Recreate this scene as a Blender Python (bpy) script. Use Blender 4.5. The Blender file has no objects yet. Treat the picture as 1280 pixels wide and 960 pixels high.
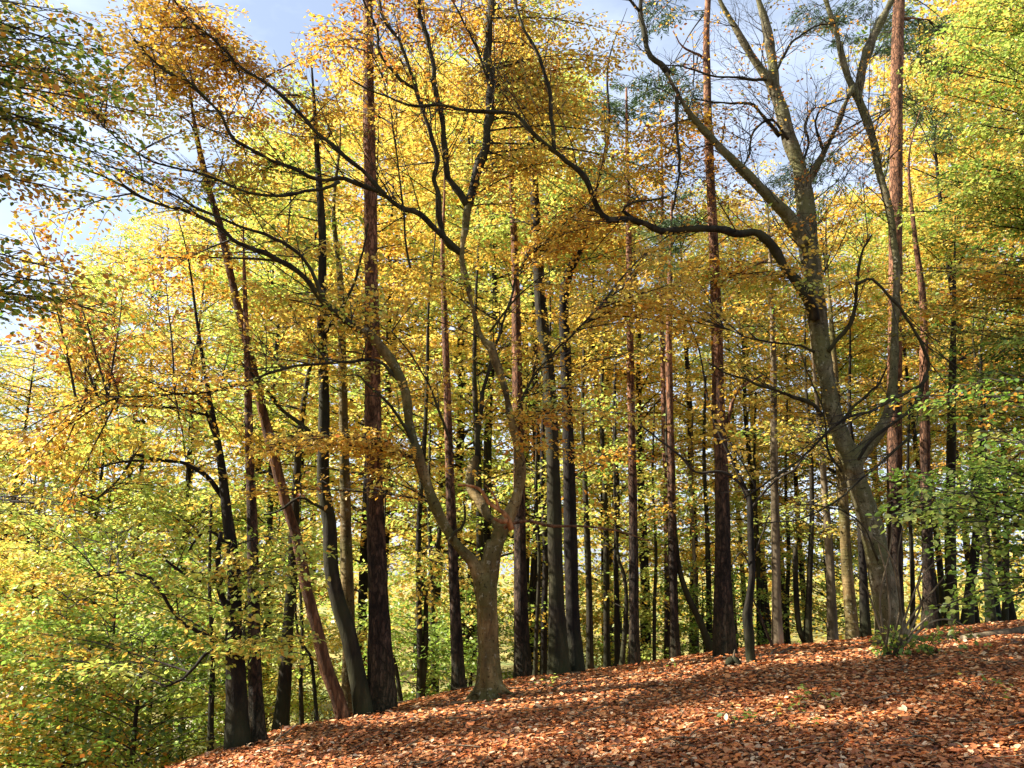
import bpy, math, random
import numpy as np
from mathutils import Vector

SC = bpy.context.scene
COL = SC.collection
RNG = np.random.default_rng(11)

# ------------------------------------------------------------------ camera, sky, sun, exposure
PITCH = math.radians(12.35)
FPX = 1004.0                      # focal length in pixels of a 1280 wide picture
EYE = 1.6
cam_d = bpy.data.cameras.new('camera')
cam_d.sensor_width = 36.0
cam_d.lens = 36.0 * FPX / 1280.0
cam_d.clip_start = 0.05
cam_d.clip_end = 2000
cam = bpy.data.objects.new('camera', cam_d)
cam.location = (0, 0, EYE)
cam.rotation_euler = (math.radians(90) + PITCH, 0, 0)
COL.objects.link(cam)
SC.camera = cam

SUN_AZ, SUN_EL = math.radians(-86), math.radians(38)      # clockwise from the view direction
world = bpy.data.worlds.new('World')
SC.world = world
world.use_nodes = True
wn, wl = world.node_tree.nodes, world.node_tree.links
bg = wn['Background']
sky = wn.new('ShaderNodeTexSky')
sky.sky_type = 'NISHITA'
sky.sun_disc = False
sky.sun_elevation = SUN_EL
sky.sun_rotation = SUN_AZ
sky.air_density = 1.0
sky.dust_density = 1.5
sky.ozone_density = 1.5
wtc = wn.new('ShaderNodeTexCoord')
wmp = wn.new('ShaderNodeMapping')
wmp.inputs['Scale'].default_value = (2.2, 2.2, 5.0)
wl.new(wtc.outputs['Generated'], wmp.inputs['Vector'])
wnz = wn.new('ShaderNodeTexNoise')
wnz.inputs['Scale'].default_value = 1.6
wnz.inputs['Detail'].default_value = 9
wnz.inputs['Roughness'].default_value = 0.6
wl.new(wmp.outputs[0], wnz.inputs['Vector'])
wrp = wn.new('ShaderNodeValToRGB')
wrp.color_ramp.elements[0].position, wrp.color_ramp.elements[1].position = 0.36, 0.66
wrp.color_ramp.elements[0].color, wrp.color_ramp.elements[1].color = (0.3, 0.3, 0.3, 1), (0.78, 0.78, 0.78, 1)
wl.new(wnz.outputs[0], wrp.inputs[0])
wmx = wn.new('ShaderNodeMixRGB')
wl.new(wrp.outputs[0], wmx.inputs[0])
wl.new(sky.outputs[0], wmx.inputs[1])
wmx.inputs[2].default_value = (5.6, 6.4, 7.9, 1)
wl.new(wmx.outputs[0], bg.inputs[0])
bg.inputs[1].default_value = 0.055

sun_d = bpy.data.lights.new('sun', 'SUN')
sun_d.energy = 5.0
sun_d.angle = math.radians(0.5)
sun_d.color = (1.0, 0.93, 0.82)
sun = bpy.data.objects.new('sun', sun_d)
sdir = Vector((math.sin(SUN_AZ) * math.cos(SUN_EL), math.cos(SUN_AZ) * math.cos(SUN_EL), math.sin(SUN_EL)))
sun.rotation_euler = sdir.to_track_quat('Z', 'Y').to_euler()
sun.location = (-20, 5, 30)
COL.objects.link(sun)

SC.view_settings.view_transform = 'Standard'
SC.view_settings.look = 'None'
SC.view_settings.gamma = 1.0
SC.view_settings.exposure = 1.9
SC.render.engine = 'CYCLES'
SC.cycles.max_bounces = 8
SC.cycles.diffuse_bounces = 5
SC.cycles.glossy_bounces = 2
SC.cycles.transmission_bounces = 4
SC.cycles.caustics_reflective = False
SC.cycles.caustics_refractive = False

CT, ST = math.cos(PITCH), math.sin(PITCH)


def at(u, v, Y):
    """point at distance Y ahead of the viewer's place, seen at picture position u, v"""
    up = (480.0 - v) / FPX
    t = Y / (CT - up * ST)
    return np.array(((u - 640.0) / FPX * t, Y, EYE + t * (ST + up * CT)))


def mpp(v, Y):
    """metres per pixel there"""
    up = (480.0 - v) / FPX
    return Y / (CT - up * ST) / FPX


# ------------------------------------------------------------------ ground height
CRX = np.array([-9.0, -4.5, -2.84, -0.4, 3.0, 7.3, 12.0])
CRY = np.array([6.5, 8.0, 8.9, 10.9, 11.9, 12.4, 13.0])


def gz(x, y):
    x = np.asarray(x, float)
    y = np.asarray(y, float)
    z = -0.06 + 0.088 * np.clip(x, -7, 10)
    yc = np.interp(x, CRX, CRY)
    d = np.maximum(y - yc, 0)
    z = z - np.where(d < 3.0, 0.045 * d * d, 0.405 + 0.27 * (d - 3.0))
    z = z - 0.10 * np.maximum(-3.2 - x, 0)
    z = z - 0.012 * np.maximum(-x - 0.4, 0) ** 2
    fl = -3.3
    z = np.where(z < fl + 1, fl + np.exp(np.minimum(z - fl - 1, 0)), z)
    z = z + 0.025 * np.sin(1.7 * x + 0.6 * y) * np.cos(1.1 * y - 0.5 * x) + 0.012 * np.sin(4.1 * x + 1.3) * np.sin(3.7 * y)
    return z


# ------------------------------------------------------------------ materials
def new_mat(name):
    m = bpy.data.materials.new(name)
    m.use_nodes = True
    return m, m.node_tree.nodes, m.node_tree.links


def leaf_material(name, trans=0.54, rough=0.42, spec=0.45, warm=1.05):
    m, n, l = new_mat(name)
    b = n['Principled BSDF']
    out = n['Material Output']
    a = n.new('ShaderNodeAttribute')
    a.attribute_name = 'tint'
    b.inputs['Roughness'].default_value = rough
    b.inputs['Specular IOR Level'].default_value = spec
    l.new(a.outputs['Color'], b.inputs['Base Color'])
    tr = n.new('ShaderNodeBsdfTranslucent')
    hs = n.new('ShaderNodeHueSaturation')
    hs.inputs['Saturation'].default_value = 1.04
    hs.inputs['Value'].default_value = warm
    l.new(a.outputs['Color'], hs.inputs['Color'])
    l.new(hs.outputs[0], tr.inputs['Color'])
    mx = n.new('ShaderNodeMixShader')
    mx.inputs[0].default_value = trans
    l.new(b.outputs[0], mx.inputs[1])
    l.new(tr.outputs[0], mx.inputs[2])
    l.new(mx.outputs[0], out.inputs['Surface'])
    return m


LEAF = leaf_material('leaf_tissue')
LITTER = leaf_material('dry_leaf', 0.12, 0.55, 0.35, 1.0)
NEEDLE = leaf_material('pine_needle', 0.2, 0.45, 0.3, 1.0)


def flat_leaf_material(name, c):
    m, n, l = new_mat(name)
    b = n['Principled BSDF']
    out = n['Material Output']
    nz = n.new('ShaderNodeTexNoise')
    nz.inputs['Scale'].default_value = 60
    rp = n.new('ShaderNodeValToRGB')
    rp.color_ramp.elements[0].color = tuple(x * 0.75 for x in c) + (1,)
    rp.color_ramp.elements[1].color = tuple(min(1, x * 1.25) for x in c) + (1,)
    l.new(nz.outputs[0], rp.inputs[0])
    l.new(rp.outputs[0], b.inputs['Base Color'])
    b.inputs['Roughness'].default_value = 0.45
    tr = n.new('ShaderNodeBsdfTranslucent')
    l.new(rp.outputs[0], tr.inputs['Color'])
    mx = n.new('ShaderNodeMixShader')
    mx.inputs[0].default_value = 0.4
    l.new(b.outputs[0], mx.inputs[1])
    l.new(tr.outputs[0], mx.inputs[2])
    l.new(mx.outputs[0], out.inputs['Surface'])
    return m


def bark_material(name, c1, c2, c3, scale=6.0, stretch=(1, 1, 0.25), bump=0.5, ring=0.0, moss=None, upper=None, fis=0.0, foot_moss=False):
    """c1 dark, c2 mid, c3 light; ring = fine horizontal creases; moss = algae colour; upper = (colour, z0, z1) bark higher up"""
    m, n, l = new_mat(name)
    b = n['Principled BSDF']
    b.inputs['Roughness'].default_value = 0.85
    b.inputs['Specular IOR Level'].default_value = 0.2
    tc = n.new('ShaderNodeTexCoord')
    mp = n.new('ShaderNodeMapping')
    mp.inputs['Scale'].default_value = stretch
    l.new(tc.outputs['Object'], mp.inputs['Vector'])
    n1 = n.new('ShaderNodeTexNoise')
    n1.inputs['Scale'].default_value = scale
    n1.inputs['Detail'].default_value = 8
    n1.inputs['Roughness'].default_value = 0.65
    l.new(mp.outputs[0], n1.inputs['Vector'])
    r1 = n.new('ShaderNodeValToRGB')
    e = r1.color_ramp.elements
    e[0].position, e[1].position = 0.32, 0.72
    e[0].color, e[1].color = c1 + (1,), c3 + (1,)
    k = r1.color_ramp.elements.new(0.5)
    k.color = c2 + (1,)
    l.new(n1.outputs[0], r1.inputs[0])
    colour = r1.outputs[0]
    height = n1.outputs[0]
    if upper:
        sx = n.new('ShaderNodeSeparateXYZ')
        l.new(tc.outputs['Object'], sx.inputs[0])
        mr = n.new('ShaderNodeMapRange')
        mr.inputs['From Min'].default_value = upper[1]
        mr.inputs['From Max'].default_value = upper[2]
        ad = n.new('ShaderNodeMath')
        ad.operation = 'MULTIPLY_ADD'
        l.new(n1.outputs[0], ad.inputs[0])
        ad.inputs[1].default_value = 3.0
        l.new(sx.outputs[2], ad.inputs[2])
        l.new(ad.outputs[0], mr.inputs['Value'])
        mxu = n.new('ShaderNodeMixRGB')
        l.new(mr.outputs[0], mxu.inputs[0])
        l.new(colour, mxu.inputs[1])
        r3 = n.new('ShaderNodeValToRGB')
        r3.color_ramp.elements[0].position, r3.color_ramp.elements[1].position = 0.3, 0.7
        r3.color_ramp.elements[0].color = tuple(x * 0.55 for x in upper[0]) + (1,)
        r3.color_ramp.elements[1].color = tuple(x * 1.25 for x in upper[0]) + (1,)
        l.new(n1.outputs[0], r3.inputs[0])
        l.new(r3.outputs[0], mxu.inputs[2])
        colour = mxu.outputs[0]
    if fis > 0:
        vo = n.new('ShaderNodeTexVoronoi')
        vo.feature = 'DISTANCE_TO_EDGE'
        vo.inputs['Scale'].default_value = 26
        mp2 = n.new('ShaderNodeMapping')
        mp2.inputs['Scale'].default_value = (1, 1, 0.22)
        nd = n.new('ShaderNodeMixRGB')
        nd.inputs[0].default_value = 0.16
        l.new(tc.outputs['Object'], nd.inputs[1])
        l.new(n1.outputs[1], nd.inputs[2])
        l.new(nd.outputs[0], mp2.inputs['Vector'])
        l.new(mp2.outputs[0], vo.inputs['Vector'])
        rv = n.new('ShaderNodeValToRGB')
        rv.color_ramp.elements[0].color = (1 - fis,) * 3 + (1,)
        rv.color_ramp.elements[1].position = 0.14
        l.new(vo.outputs['Distance'], rv.inputs[0])
        ml = n.new('ShaderNodeMixRGB')
        ml.blend_type = 'MULTIPLY'
        ml.inputs[0].default_value = 1
        l.new(colour, ml.inputs[1])
        l.new(rv.outputs[0], ml.inputs[2])
        colour = ml.outputs[0]
        hm = n.new('ShaderNodeMath')
        hm.operation = 'MULTIPLY_ADD'
        l.new(rv.outputs[0], hm.inputs[0])
        hm.inputs[1].default_value = 0.8
        l.new(n1.outputs[0], hm.inputs[2])
        height = hm.outputs[0]
    ns = n.new('ShaderNodeTexNoise')
    mps = n.new('ShaderNodeMapping')
    mps.inputs['Scale'].default_value = (5.0, 5.0, 0.7)
    l.new(tc.outputs['Object'], mps.inputs['Vector'])
    l.new(mps.outputs[0], ns.inputs['Vector'])
    ns.inputs['Scale'].default_value = 1.6
    ns.inputs['Detail'].default_value = 6
    rs = n.new('ShaderNodeValToRGB')
    rs.color_ramp.elements[0].position, rs.color_ramp.elements[1].position = 0.35, 0.65
    rs.color_ramp.elements[0].color, rs.color_ramp.elements[1].color = (0.5, 0.47, 0.42, 1), (1.2, 1.18, 1.12, 1)
    l.new(ns.outputs[0], rs.inputs[0])
    mls = n.new('ShaderNodeMixRGB')
    mls.blend_type = 'MULTIPLY'
    mls.inputs[0].default_value = 1
    l.new(colour, mls.inputs[1])
    l.new(rs.outputs[0], mls.inputs[2])
    colour = mls.outputs[0]
    if moss:
        n2 = n.new('ShaderNodeTexNoise')
        n2.inputs['Scale'].default_value = 1.7
        n2.inputs['Detail'].default_value = 5
        l.new(tc.outputs['Object'], n2.inputs['Vector'])
        r2 = n.new('ShaderNodeValToRGB')
        r2.color_ramp.elements[0].position, r2.color_ramp.elements[1].position = 0.42, 0.62
        l.new(n2.outputs[0], r2.inputs[0])
        mx = n.new('ShaderNodeMixRGB')
        l.new(r2.outputs[0], mx.inputs[0])
        l.new(colour, mx.inputs[1])
        mx.inputs[2].default_value = moss + (1,)
        colour = mx.outputs[0]
    if foot_moss:
        sz_ = n.new('ShaderNodeSeparateXYZ')
        l.new(tc.outputs['Object'], sz_.inputs[0])
        fa = n.new('ShaderNodeMath')
        fa.operation = 'MULTIPLY_ADD'
        l.new(ns.outputs[0], fa.inputs[0])
        fa.inputs[1].default_value = -1.6
        l.new(sz_.outputs[2], fa.inputs[2])
        fm = n.new('ShaderNodeMapRange')
        fm.inputs['From Min'].default_value = 0.0
        fm.inputs['From Max'].default_value = -0.75
        fm.inputs['To Max'].default_value = 0.25
        l.new(fa.outputs[0], fm.inputs['Value'])
        fx = n.new('ShaderNodeMixRGB')
        l.new(fm.outputs[0], fx.inputs[0])
        l.new(colour, fx.inputs[1])
        fx.inputs[2].default_value = (0.045, 0.058, 0.014, 1)
        colour = fx.outputs[0]
    if ring > 0:
        ln = n.new('ShaderNodeTexNoise')
        ln.inputs['Scale'].default_value = 11
        ln.inputs['Detail'].default_value = 9
        ln.inputs['Roughness'].default_value = 0.75
        l.new(tc.outputs['Object'], ln.inputs['Vector'])
        lr = n.new('ShaderNodeValToRGB')
        lr.color_ramp.elements[0].position, lr.color_ramp.elements[1].position = 0.57, 0.64
        lr.color_ramp.elements[1].color = (0.75, 0.75, 0.75, 1)
        l.new(ln.outputs[0], lr.inputs[0])
        lm = n.new('ShaderNodeMixRGB')
        l.new(lr.outputs[0], lm.inputs[0])
        l.new(colour, lm.inputs[1])
        lm.inputs[2].default_value = (0.30, 0.28, 0.19, 1)
        sn = n.new('ShaderNodeTexNoise')
        sn.inputs['Scale'].default_value = 26
        sn.inputs['Detail'].default_value = 4
        l.new(tc.outputs['Object'], sn.inputs['Vector'])
        sr = n.new('ShaderNodeValToRGB')
        sr.color_ramp.elements[0].position, sr.color_ramp.elements[1].position = 0.33, 0.42
        sr.color_ramp.elements[0].color = (0.35, 0.33, 0.3, 1)
        l.new(sn.outputs[0], sr.inputs[0])
        sm = n.new('ShaderNodeMixRGB')
        sm.blend_type = 'MULTIPLY'
        sm.inputs[0].default_value = 1
        l.new(lm.outputs[0], sm.inputs[1])
        l.new(sr.outputs[0], sm.inputs[2])
        colour = sm.outputs[0]
        wv = n.new('ShaderNodeTexNoise')
        mp3 = n.new('ShaderNodeMapping')
        mp3.inputs['Scale'].default_value = (2.0, 2.0, 28.0)
        l.new(tc.outputs['Object'], mp3.inputs['Vector'])
        l.new(mp3.outputs[0], wv.inputs['Vector'])
        wv.inputs['Scale'].default_value = 1.0
        wv.inputs['Detail'].default_value = 3
        hm = n.new('ShaderNodeMath')
        hm.operation = 'MULTIPLY_ADD'
        l.new(wv.outputs[0], hm.inputs[0])
        hm.inputs[1].default_value = ring
        l.new(height, hm.inputs[2])
        height = hm.outputs[0]
    l.new(colour, b.inputs['Base Color'])
    bp = n.new('ShaderNodeBump')
    bp.inputs['Strength'].default_value = bump
    bp.inputs['Distance'].default_value = 0.03
    l.new(height, bp.inputs['Height'])
    l.new(bp.outputs[0], b.inputs['Normal'])
    return m


BEECH = bark_material('beech_bark', (0.036, 0.024, 0.009), (0.145, 0.098, 0.036), (0.33, 0.25, 0.115), 7, (1, 1, 0.35), 0.8, 0.6, (0.075, 0.066, 0.018), foot_moss=True)
GREYBEECH = bark_material('grey_beech_bark', (0.030, 0.025, 0.013), (0.10, 0.084, 0.046), (0.29, 0.25, 0.16), 9, (1, 1, 0.4), 0.8, 0.6, (0.10, 0.095, 0.035), foot_moss=True)
SHADED_LIMB = bark_material('shaded_limb_bark', (0.008, 0.0065, 0.004), (0.019, 0.016, 0.010), (0.07, 0.058, 0.035), 8, (1, 1, 0.6), 0.5, 0, (0.035, 0.033, 0.012))  # beech bark darkened, the shade on the limbs put into its colour
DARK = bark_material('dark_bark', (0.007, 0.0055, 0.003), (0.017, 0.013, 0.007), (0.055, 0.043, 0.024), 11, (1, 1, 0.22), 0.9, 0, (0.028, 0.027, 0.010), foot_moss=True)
PINE = bark_material('pine_bark', (0.017, 0.011, 0.007), (0.045, 0.029, 0.019), (0.13, 0.085, 0.058), 12, (1, 1, 0.3), 0.9, 0, None, ((0.30, 0.145, 0.08), 3.4, 6.4), 0.7, foot_moss=True)
REDWOOD = bark_material('rotten_red_bark', (0.05, 0.024, 0.012), (0.15, 0.07, 0.032), (0.30, 0.17, 0.085), 12, (1, 1, 0.12), 1.0, 0, None, None, 0.3)
TORN = bark_material('torn_wood', (0.14, 0.055, 0.02), (0.30, 0.13, 0.045), (0.52, 0.29, 0.14), 16, (1, 1, 0.3), 0.8)
PALEBARK = bark_material('pale_bark', (0.06, 0.045, 0.027), (0.135, 0.104, 0.063), (0.32, 0.26, 0.18), 9, (1, 1, 0.2), 0.5)
TWIG = bark_material('twig_bark', (0.018, 0.015, 0.012), (0.035, 0.029, 0.022), (0.07, 0.06, 0.045), 8, (1, 1, 1), 0.3)
SHADE_BARK = bark_material('shade_darkened_bark', (0.005, 0.004, 0.0025), (0.011, 0.008, 0.005), (0.032, 0.024, 0.015), 12, (1, 1, 0.4), 0.9, foot_moss=True)  # dark brown bark taken near black to carry the shade on these trunks


def ground_material():
    m, n, l = new_mat('woodland_floor')
    b = n['Principled BSDF']
    b.inputs['Roughness'].default_value = 0.9
    tc = n.new('ShaderNodeTexCoord')
    n1 = n.new('ShaderNodeTexNoise')
    n1.inputs['Scale'].default_value = 22
    n1.inputs['Detail'].default_value = 7
    l.new(tc.outputs['Object'], n1.inputs['Vector'])
    r = n.new('ShaderNodeValToRGB')
    e = r.color_ramp.elements
    e[0].position, e[1].position = 0.3, 0.75
    e[0].color, e[1].color = (0.03, 0.014, 0.007, 1), (0.20, 0.09, 0.035, 1)
    k = e.new(0.52)
    k.color = (0.09, 0.036, 0.015, 1)
    l.new(n1.outputs[0], r.inputs[0])
    n2 = n.new('ShaderNodeTexNoise')
    n2.inputs['Scale'].default_value = 0.35
    n2.inputs['Detail'].default_value = 6
    l.new(tc.outputs['Object'], n2.inputs['Vector'])
    r2 = n.new('ShaderNodeValToRGB')
    r2.color_ramp.elements[0].position, r2.color_ramp.elements[1].position = 0.38, 0.62
    r2.color_ramp.elements[0].color = (0.13, 0.16, 0.035, 1)
    r2.color_ramp.elements[1].color = (0.34, 0.25, 0.07, 1)
    l.new(n2.outputs[0], r2.inputs[0])
    sx = n.new('ShaderNodeSeparateXYZ')
    l.new(tc.outputs['Object'], sx.inputs[0])
    mr = n.new('ShaderNodeMapRange')
    mr.inputs['From Min'].default_value = -1.0
    mr.inputs['From Max'].default_value = -2.4
    l.new(sx.outputs[2], mr.inputs['Value'])
    mx = n.new('ShaderNodeMixRGB')
    l.new(mr.outputs[0], mx.inputs[0])
    l.new(r.outputs[0], mx.inputs[1])
    l.new(r2.outputs[0], mx.inputs[2])
    l.new(mx.outputs[0], b.inputs['Base Color'])
    bp = n.new('ShaderNodeBump')
    bp.inputs['Strength'].default_value = 0.8
    bp.inputs['Distance'].default_value = 0.05
    l.new(n1.outputs[0], bp.inputs['Height'])
    l.new(bp.outputs[0], b.inputs['Normal'])
    return m


GROUND = ground_material()
PATHM = bark_material('path_gravel', (0.28, 0.26, 0.20), (0.38, 0.36, 0.28), (0.5, 0.47, 0.38), 14, (1, 1, 1), 0.4)

# ------------------------------------------------------------------ mesh helpers


def mesh_from(name, V, loops, starts, mat, smooth=False, tint=None):
    me = bpy.data.meshes.new(name)
    me.vertices.add(len(V))
    me.vertices.foreach_set('co', np.ascontiguousarray(V, np.float32).ravel())
    me.loops.add(len(loops))
    me.loops.foreach_set('vertex_index', np.ascontiguousarray(loops, np.int32))
    me.polygons.add(len(starts))
    me.polygons.foreach_set('loop_start', np.ascontiguousarray(starts, np.int32))
    if smooth:
        me.polygons.foreach_set('use_smooth', np.ones(len(starts), bool))
    me.update(calc_edges=True)
    if tint is not None:
        a = me.attributes.new('tint', 'FLOAT_COLOR', 'POINT')
        c = np.ones((len(V), 4), np.float32)
        c[:, :3] = tint
        a.data.foreach_set('color', c.ravel())
    me.materials.append(mat)
    return me


def link(name, me, parent=None, kind=None, label=None):
    o = bpy.data.objects.new(name, me)
    COL.objects.link(o)
    if parent is not None:
        o.parent = parent
    if kind:
        o['kind'] = kind
    if label:
        o['label'] = label
    return o


def thing(name, loc, label, cat, group=None):
    o = bpy.data.objects.new(name, None)
    o.location = tuple(float(c) for c in loc)
    o.empty_display_size = 0.3
    COL.objects.link(o)
    o['label'] = label
    o['category'] = cat
    if group:
        o['group'] = group
    return o


def norm(v):
    v = np.asarray(v, float)
    return v / np.maximum(np.linalg.norm(v, axis=-1, keepdims=True), 1e-9)


def smooth_curve(P, R, step):
    """Catmull-Rom through points P (with radii R), resampled about every step metres"""
    P = np.asarray(P, float)
    R = np.asarray(R, float)
    if len(P) < 3:
        n = max(2, int(np.linalg.norm(P[-1] - P[0]) / step) + 1)
        t = np.linspace(0, 1, n)[:, None]
        return P[0] * (1 - t) + P[-1] * t, R[0] * (1 - t[:, 0]) + R[-1] * t[:, 0]
    Q = np.vstack([2 * P[0] - P[1], P, 2 * P[-1] - P[-2]])
    out, rad = [], []
    for i in range(len(P) - 1):
        p0, p1, p2, p3 = Q[i], Q[i + 1], Q[i + 2], Q[i + 3]
        n = max(2, int(np.linalg.norm(p2 - p1) / step) + 1)
        t = np.linspace(0, 1, n, endpoint=False)[:, None]
        out.append(0.5 * ((2 * p1) + (-p0 + p2) * t + (2 * p0 - 5 * p1 + 4 * p2 - p3) * t ** 2 + (-p0 + 3 * p1 - 3 * p2 + p3) * t ** 3))
        rad.append(R[i] * (1 - t[:, 0]) + R[i + 1] * t[:, 0])
    out.append(P[-1:])
    rad.append(R[-1:])
    return np.vstack(out), np.concatenate(rad)


class Wood:
    """collects tapered tubes and joins them into one mesh"""

    def __init__(self):
        self.V, self.L, self.S, self.nv, self.nl = [], [], [], 0, 0

    def tube(self, P, R, sides=6, rough=0.0, rng=None, cap=True):
        P = np.asarray(P, float)
        R = np.asarray(R, float)
        n = len(P)
        T = norm(np.gradient(P, axis=0))
        ref = np.array((0.31, 0.95, 0.1)) if abs(T[0][2]) > 0.7 else np.array((0.05, 0.1, 1.0))
        A = norm(np.cross(T, ref))
        B = np.cross(T, A)
        th = np.linspace(0, 2 * math.pi, sides, endpoint=False)
        rr = R[:, None] * np.ones(sides)[None, :]
        if rough > 0:
            ph = rng.uniform(0, 6.28, 4)
            s = np.arange(n)[:, None]
            rr = rr * (1 + rough * (0.5 * np.sin(2 * th[None] + ph[0] + 0.21 * s) + 0.4 * np.sin(3 * th[None] + ph[1] - 0.33 * s) + 0.5 * np.sin(0.55 * s + ph[2]) + rng.normal(0, 0.35, (n, sides))))
        V = P[:, None, :] + rr[:, :, None] * (np.cos(th)[None, :, None] * A[:, None, :] + np.sin(th)[None, :, None] * B[:, None, :])
        i = np.arange(n - 1)[:, None] * sides
        j = np.arange(sides)[None, :]
        k = (j + 1) % sides
        quads = np.stack([i + j, i + k, i + sides + k, i + sides + j], -1).reshape(-1, 4) + self.nv
        self.V.append(V.reshape(-1, 3))
        self.L.append(quads.ravel())
        self.S.append(np.arange(len(quads)) * 4 + self.nl)
        self.nl += len(quads) * 4
        if cap:
            for ring, rev in ((0, True), (n - 1, False)):
                f = np.arange(sides) + ring * sides + self.nv
                self.L.append(f[::-1] if rev else f)
                self.S.append(np.array([self.nl]))
                self.nl += sides
        self.nv += n * sides

    def build(self, name, mat, parent, kind=None, label=None, origin=None):
        if not self.V:
            return None
        V = np.vstack(self.V)
        if origin is not None:
            V = V - origin
        return link(name, mesh_from(name, V, np.concatenate(self.L), np.concatenate(self.S), mat, True), parent, kind, label)


def blend_trunk(name, chains, mat, parent, origin, voxel=0.019, smooth=3, lumps=0.012):
    """union of tapered chains melted into one continuous skin (forks and root flare run smoothly into the trunk)"""
    w = Wood()
    for P, R in chains:
        p, r = smooth_curve(P, R, 0.08)
        w.tube(p, r, 16)
    V = np.vstack(w.V) - origin
    me = mesh_from('skin', V, np.concatenate(w.L), np.concatenate(w.S), mat, True)
    o = bpy.data.objects.new('skin', me)
    COL.objects.link(o)
    md = o.modifiers.new('r', 'REMESH')
    md.mode = 'VOXEL'
    md.voxel_size = voxel
    s = o.modifiers.new('s', 'SMOOTH')
    s.factor = 0.6
    s.iterations = smooth
    dg = bpy.context.evaluated_depsgraph_get()
    me2 = bpy.data.meshes.new_from_object(o.evaluated_get(dg))
    bpy.data.objects.remove(o)
    n = len(me2.vertices)
    co = np.empty(n * 3, np.float32)
    me2.vertices.foreach_get('co', co)
    no = np.empty(n * 3, np.float32)
    me2.vertices.foreach_get('normal', no)
    co = co.reshape(-1, 3)
    no = no.reshape(-1, 3)
    a = np.arctan2(co[:, 1], co[:, 0])
    d = np.sin(3 * a + co[:, 2] * 0.7 + 0.4 * np.sin(3 * co[:, 2])) * 1.1 + np.sin(15 * co[:, 2] + 4 * np.sin(2 * a + 1)) * np.sin(4 * a + 5 * co[:, 2]) * 0.3 + np.sin(5 * a - co[:, 2] * 1.3) * 0.5 + np.sin(co[:, 2] * 9 + 2 * np.sin(a)) * 0.25 + np.sin(7 * co[:, 2] + 9 * co[:, 0]) * np.sin(8 * co[:, 1] + 3) * 0.5
    co = co + no * (d * lumps)[:, None]
    me2.vertices.foreach_set('co', np.ascontiguousarray(co).ravel())
    me2.polygons.foreach_set('use_smooth', np.ones(len(me2.polygons), bool))
    me2.update()
    me2.name = name
    if not me2.materials:
        me2.materials.append(mat)
    return link(name, me2, parent)


# ------------------------------------------------------------------ where the canopy has its gaps
def ground_at(u, v, lo=4.0, hi=12.6):
    for _ in range(40):
        mid = (lo + hi) / 2
        p = at(u, v, mid)
        if p[2] > float(gz(p[0], p[1])):
            lo = mid
        else:
            hi = mid
    return at(u, v, lo)


GAPS = []
for u0, v0, u1, v1, hw in ((470, 905, 810, 856, 0.36), (840, 842, 930, 828, 0.22), (985, 826, 1150, 806, 0.3), (225, 962, 355, 932, 0.22), (590, 942, 700, 915, 0.07), (1150, 862, 1215, 852, 0.12),
                           (975, 912, 1075, 900, 0.14), (900, 890, 1000, 868, 0.09), (1180, 950, 1290, 945, 0.16), (1160, 812, 1290, 790, 0.25), (660, 955, 760, 942, 0.10), (1020, 940, 1150, 915, 0.10), (380, 935, 470, 912, 0.08), (560, 880, 640, 873, 0.2), (1190, 830, 1290, 826, 0.08), (830, 925, 900, 908, 0.06)):
    a_, b_ = ground_at(u0, v0), ground_at(u1, v1)
    GAPS.append((a_[0], a_[1], b_[0], b_[1], hw))
SD = np.array(sdir)


def in_gap(p):
    """True for leaves that would hang in one of the gaps through which the sun reaches the bank"""
    g = gz(p[:, 0], np.minimum(p[:, 1], 12.0))
    x = p[:, 0] - SD[0] / SD[2] * (p[:, 2] - g)
    y = p[:, 1] - SD[1] / SD[2] * (p[:, 2] - g)
    g = gz(x, y)
    x = p[:, 0] - SD[0] / SD[2] * (p[:, 2] - g)
    y = p[:, 1] - SD[1] / SD[2] * (p[:, 2] - g)
    wob = 0.75 + 0.3 * np.sin(2.3 * x + 5 * y) + 0.25 * np.sin(5.9 * x - 3.1 * y + 1)
    out = np.zeros(len(p), bool)
    for ax_, ay_, bx_, by_, hw in GAPS:
        dx, dy = bx_ - ax_, by_ - ay_
        t = np.clip(((x - ax_) * dx + (y - ay_) * dy) / (dx * dx + dy * dy), 0, 1)
        d = np.hypot(x - ax_ - t * dx, y - ay_ - t * dy)
        out |= d < 1.7 * hw * wob
    return out


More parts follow.
